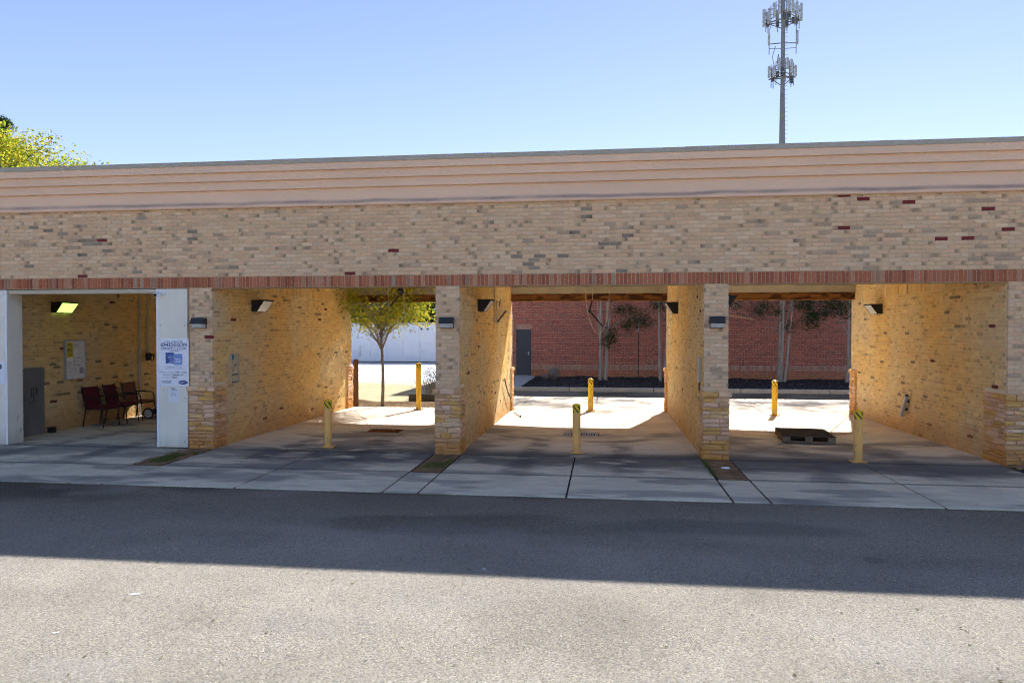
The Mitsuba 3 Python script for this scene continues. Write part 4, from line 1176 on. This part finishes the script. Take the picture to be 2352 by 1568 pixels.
ic.vertices *= (1 + .9 * (meshkit.fbm(np.array(ic.vertices) * 7, 3)[:, None] - .5)) * np.array([1.0, .8, 1.0])
part(St, 'base', move(ic, -2.15, 18.9, .30), 'm_bark')
ic = trimesh.creation.icosphere(3, .16)
ic.vertices *= (1 + .9 * (meshkit.fbm(np.array(ic.vertices) * 9 + 5, 3)[:, None] - .5)) * np.array([1.2, .8, .7])
part(St, 'root', move(ic, -2.5, 18.8, .2), 'm_bark')

# ---------------------------------------------------------------- red brick building behind
RB = thing('red_brick_building', 'tall dark red brick building across the service road behind the bays', 'building')
RX0, RX1, RY = -4.36, 30.0, 21.0
rw = part(RB, 'wall', box(RX0, RX1, RY + .009, RY + 14, -.12, 8.1), 'm_mortar_grey')
dh = [(-4.06, -3.36, -1, 2.44), (-30, 40, .385, .615)]
LB, HB = .2540, .0762
R = np.random.default_rng(5)
lay(rw, courses(-4.36, 12.5, -.072, .384, LB, HB, .012, [(-4.06, -3.36, -1, 2.44)]), frame((0, RY, 0), 0), 'm_brick_burgundy', 0, name='base_brick')
lay(rw, courses(-4.36, 12.5, .616, 4.2, LB, HB, .012, [(-4.06, -3.36, -1, 2.44)]), frame((0, RY, 0), 0), 'm_brick_burgundy', 300)
lay(rw, soldiers(-4.36, -4.06, .385, .615, .0762) + soldiers(-3.36, 12.5, .385, .615, .0762), frame((0, RY - .006, 0), 0), 'm_brick_pink', 0, vertical=True, name='band_brick')
lay(rw, soldiers(-4.06, -3.36, 2.255, 2.44, .0762), frame((0, RY - .004, 0), 0), 'm_brick_pink', 0, vertical=True, name='lintel_brick')
dr_ = part(RB, 'door', cbox(-4.02, -3.40, RY - .012, RY + .008, .115, 2.235, .006), 'm_greydoor')
part(dr_, 'frame', cat(box(-4.058, -4.022, RY - .02, RY + .008, .1, 2.25), box(-3.398, -3.362, RY - .02, RY + .008, .1, 2.25), box(-4.021, -3.399, RY - .02, RY + .008, 2.237, 2.25)), 'm_greydoor')
part(dr_, 'handle', cat(box(-3.49, -3.45, RY - .022, RY - .0125, 1.05, 1.2), tube([(-3.47, RY - .06, 1.13), (-3.58, RY - .06, 1.13)], .01, 6)), 'm_galv')
part(dr_, 'threshold', cbox(-4.05, -3.37, RY - .06, RY + .006, .092, .113, .003), 'm_galv')
part(RB, 'coping', box(RX0 - .05, RX1 + .05, RY - .06, RY + 14.05, 8.101, 8.2), 'm_coping')
Dn = thing('lightning_rod', 'thin dark pole with a pale upper end standing in the mulch against the red wall', 'pole')
part(Dn, 'pole', tube([(1.57, 20.6, .1), (1.57, 20.6, 2.12)], .022, 8), 'm_bronze')
part(Dn, 'top', tube([(1.57, 20.6, 2.121), (1.57, 20.6, 2.75)], .026, 8), 'm_antenna')

# ---------------------------------------------------------------- behind the first open bay
C = thing('storage_container', 'long white metal container with grey top rail across the gravel lot', 'container')
cx0, cx1, cy = -26.0, -7.0, 37.0
part(C, 'roof_rail', cbox(cx0 - .02, cx1 + .02, cy - .03, cy + 2.5, 2.6, 2.75, .02), 'm_container_rail')
part(C, 'end_wall', box(cx0, cx1, cy + .05, cy + 2.45, 0, 2.59), 'm_container')
x = cx0
while x < cx1 - .1:
    part(C, 'panel', cbox(x + .006, min(x + 1.2, cx1) - .006, cy, cy + .049, .05, 2.595, .01), 'm_container')
    x += 1.2
for vx in (-12.75, -12.3):
    part(C, 'vent', box(vx, vx + .13, cy - .012, cy - .001, 2.22, 2.36), 'm_black')
part(C, 'latch', cat(box(-17.25, -17.21, cy - .03, cy - .001, .2, 1.1), box(-17.13, -17.09, cy - .03, cy - .001, .35, 1.1), box(-17.25, -17.09, cy - .035, cy - .0305, 1.06, 1.1)), 'm_container_rail')
Fp = thing('fence_post', 'rusty brown fence post beside the stone end of the wall', 'post')
part(Fp, 'post', move(lathe([(.08, -.1), (.08, 1.30), (.07, 1.345), (.03, 1.37), (0, 1.372)], 14), -7.20, 7.78, 0), 'm_post', smooth=50)
part(Fp, 'wire', cat([tube([(-7.24, 7.76, z), (-7.6, 7.7, z + R.uniform(-.05, .05)), (-8.2, 7.72, z + .05)], .006, 4) for z in (.2, .4, .62, .85, 1.02, 1.16)]), 'm_galv')
R = np.random.default_rng(8)
Lg = thing('landscape_timber', 'dark timber edging lying on the lot right of the tall yellow bollard', 'timber')
part(Lg, 'timber', cbox(-6.2, -3.4, 9.9, 10.12, -.06, .16, .02), 'm_wood_dark')
Sc = thing('dry_shrub', 'sparse twiggy shrub beyond the tall yellow bollard', 'shrub')
tw = []
for i in range(90):
    a, l = R.uniform(0, 6.28), R.uniform(.3, 1.0)
    p0 = np.array([-5.6 + R.normal(0, .16), 10.8 + R.normal(0, .2), -.05])
    tip = p0 + [math.cos(a) * l * .35, math.sin(a) * l * .35, l * 1.1]
    tw.append(tube([p0, (p0 + tip) / 2 + [0, 0, .06], tip], [.007, .005, .002], 4))
part(Sc, 'twigs', cat(tw), 'm_bark')
m, u = leaf_cloud([(-5.6 + R.normal(0, .25), 10.8 + R.normal(0, .25), R.uniform(.3, 1.1)) for _ in range(30)], 650, .1, .045)
part(Sc, 'leaves', m, 'm_leaf_dark', uv=u)
R = np.random.default_rng(11)
for i, (x, y, h, r) in enumerate(((-27, 44, 8.5, 3.6), (-21.5, 46, 9.5, 4), (-16.5, 43.5, 7.8, 3.4), (-11.5, 45, 8.8, 3.8), (-7, 47, 9.2, 4))):
    broad_tree(x, y, h, 1.0, r, 3, 80, 7000, .26, 'm_bark', 'm_leaf_dark', ['dense dark tree left end of the row behind the container', 'dense dark tree second in the row behind the container', 'dense dark tree in the middle of the row behind the container', 'dense dark tree fourth in the row behind the container', 'dense dark tree right end of the row behind the container'][i], 'dark_tree', .22, group='dark trees behind the white container', spread=.5)

# ---------------------------------------------------------------- cell tower
R = np.random.default_rng(3)
Tw = thing('cell_tower', 'tall grey monopole tower with three rings of antennas rising behind the roof', 'tower')
tx, ty = 17.0, 60.0
part(Tw, 'pole', tube([(tx, ty, -.1), (tx, ty, 21), (tx + .02, ty, 26.2), (tx + .05, ty, 34.6)], [.36, .27, .20, .17], 18), 'm_galvpole', smooth=40)


def ring(z, r, n_ant, ah, label, arms=3, dark=.3, a0=.35):
    pf = []
    for kx in range(arms):
        a = a0 + kx * 2 * math.pi / arms
        b = a + 2 * math.pi / arms
        pa, pb = np.array([tx + r * math.cos(a), ty + r * math.sin(a), z]), np.array([tx + r * math.cos(b), ty + r * math.sin(b), z])
        pf += [tube([pa, pb], .05, 6), tube([pa + [0, 0, .9], pb + [0, 0, .9]], .035, 6), tube([(tx, ty, z), pa], .07, 6), tube([(tx, ty, z - 1.0), (pa * .8 + np.array([tx, ty, z]) * .2)], .05, 6)]
        for q in (np.arange(n_ant) + .5) / n_ant:
            p = pa * (1 - q) + pb * q
            pf.append(tube([p + [0, 0, -.9], p + [0, 0, 1.3]], .04, 6))
            o = np.array([math.cos((a + b) / 2), math.sin((a + b) / 2), 0]) * .22
            h_ = ah * R.uniform(.8, 1.05)
            an = move(cbox(-.07, .07, -.16, .16, -h_ / 2, h_ / 2, .03), rz=(a + b) / 2)
            part(Tw, 'antenna', move(an, *(p + o + [0, 0, .45 + R.uniform(-.15, .35)])), 'm_antenna')
            if R.random() < .75:
                part(Tw, 'radio_unit', move(move(cbox(-.1, .1, -.15, .15, -.3, .3, .03), rz=(a + b) / 2), *(p - o * .8 + [0, 0, R.uniform(-.5, .3)])), 'm_antenna_dark')
    part(Tw, 'platform', cat(pf), 'm_galvpole')


ring(32.1, 2.0, 4, 1.65, 'top')
ring(26.6, 1.4, 3, 1.3, 'low')
mr = []
for s, hh in ((-1, 1.1), (1, 1.3)):
    xa = tx + s * 1.25
    mr += [tube([(tx, ty, 29.75), (xa, ty, 29.7)], .05, 6), tube([(tx, ty, 29.2), (xa, ty, 29.25)], .03, 6), tube([(xa, ty, 28.7), (xa, ty, 31.2)], .04, 6)]
    part(Tw, 'antenna', cbox(xa + s * .06 - .09, xa + s * .06 + .09, ty - .3, ty - .1, 29.5, 29.5 + hh, .03), 'm_antenna')
part(Tw, 'platform', cat(mr), 'm_galvpole')
part(Tw, 'cable', cat(tube([(tx - .7, ty - .2, 29.4), (tx - 1.0, ty - .2, 28.4), (tx - .8, ty - .2, 27.4), (tx - .45, ty - .3, 26.6)], .03, 5), tube([(tx - .42, ty - .2, 28.6), (tx - .55, ty - .2, 27.9), (tx - .4, ty - .3, 27.2)], .05, 5)), 'm_antenna_dark')
part(Tw, 'rung', cat([tube([(tx + .2, ty - .05, z), (tx + .46, ty - .05, z)], .018, 4) for z in np.arange(16, 32, .42)]), 'm_galvpole', kind='stuff')
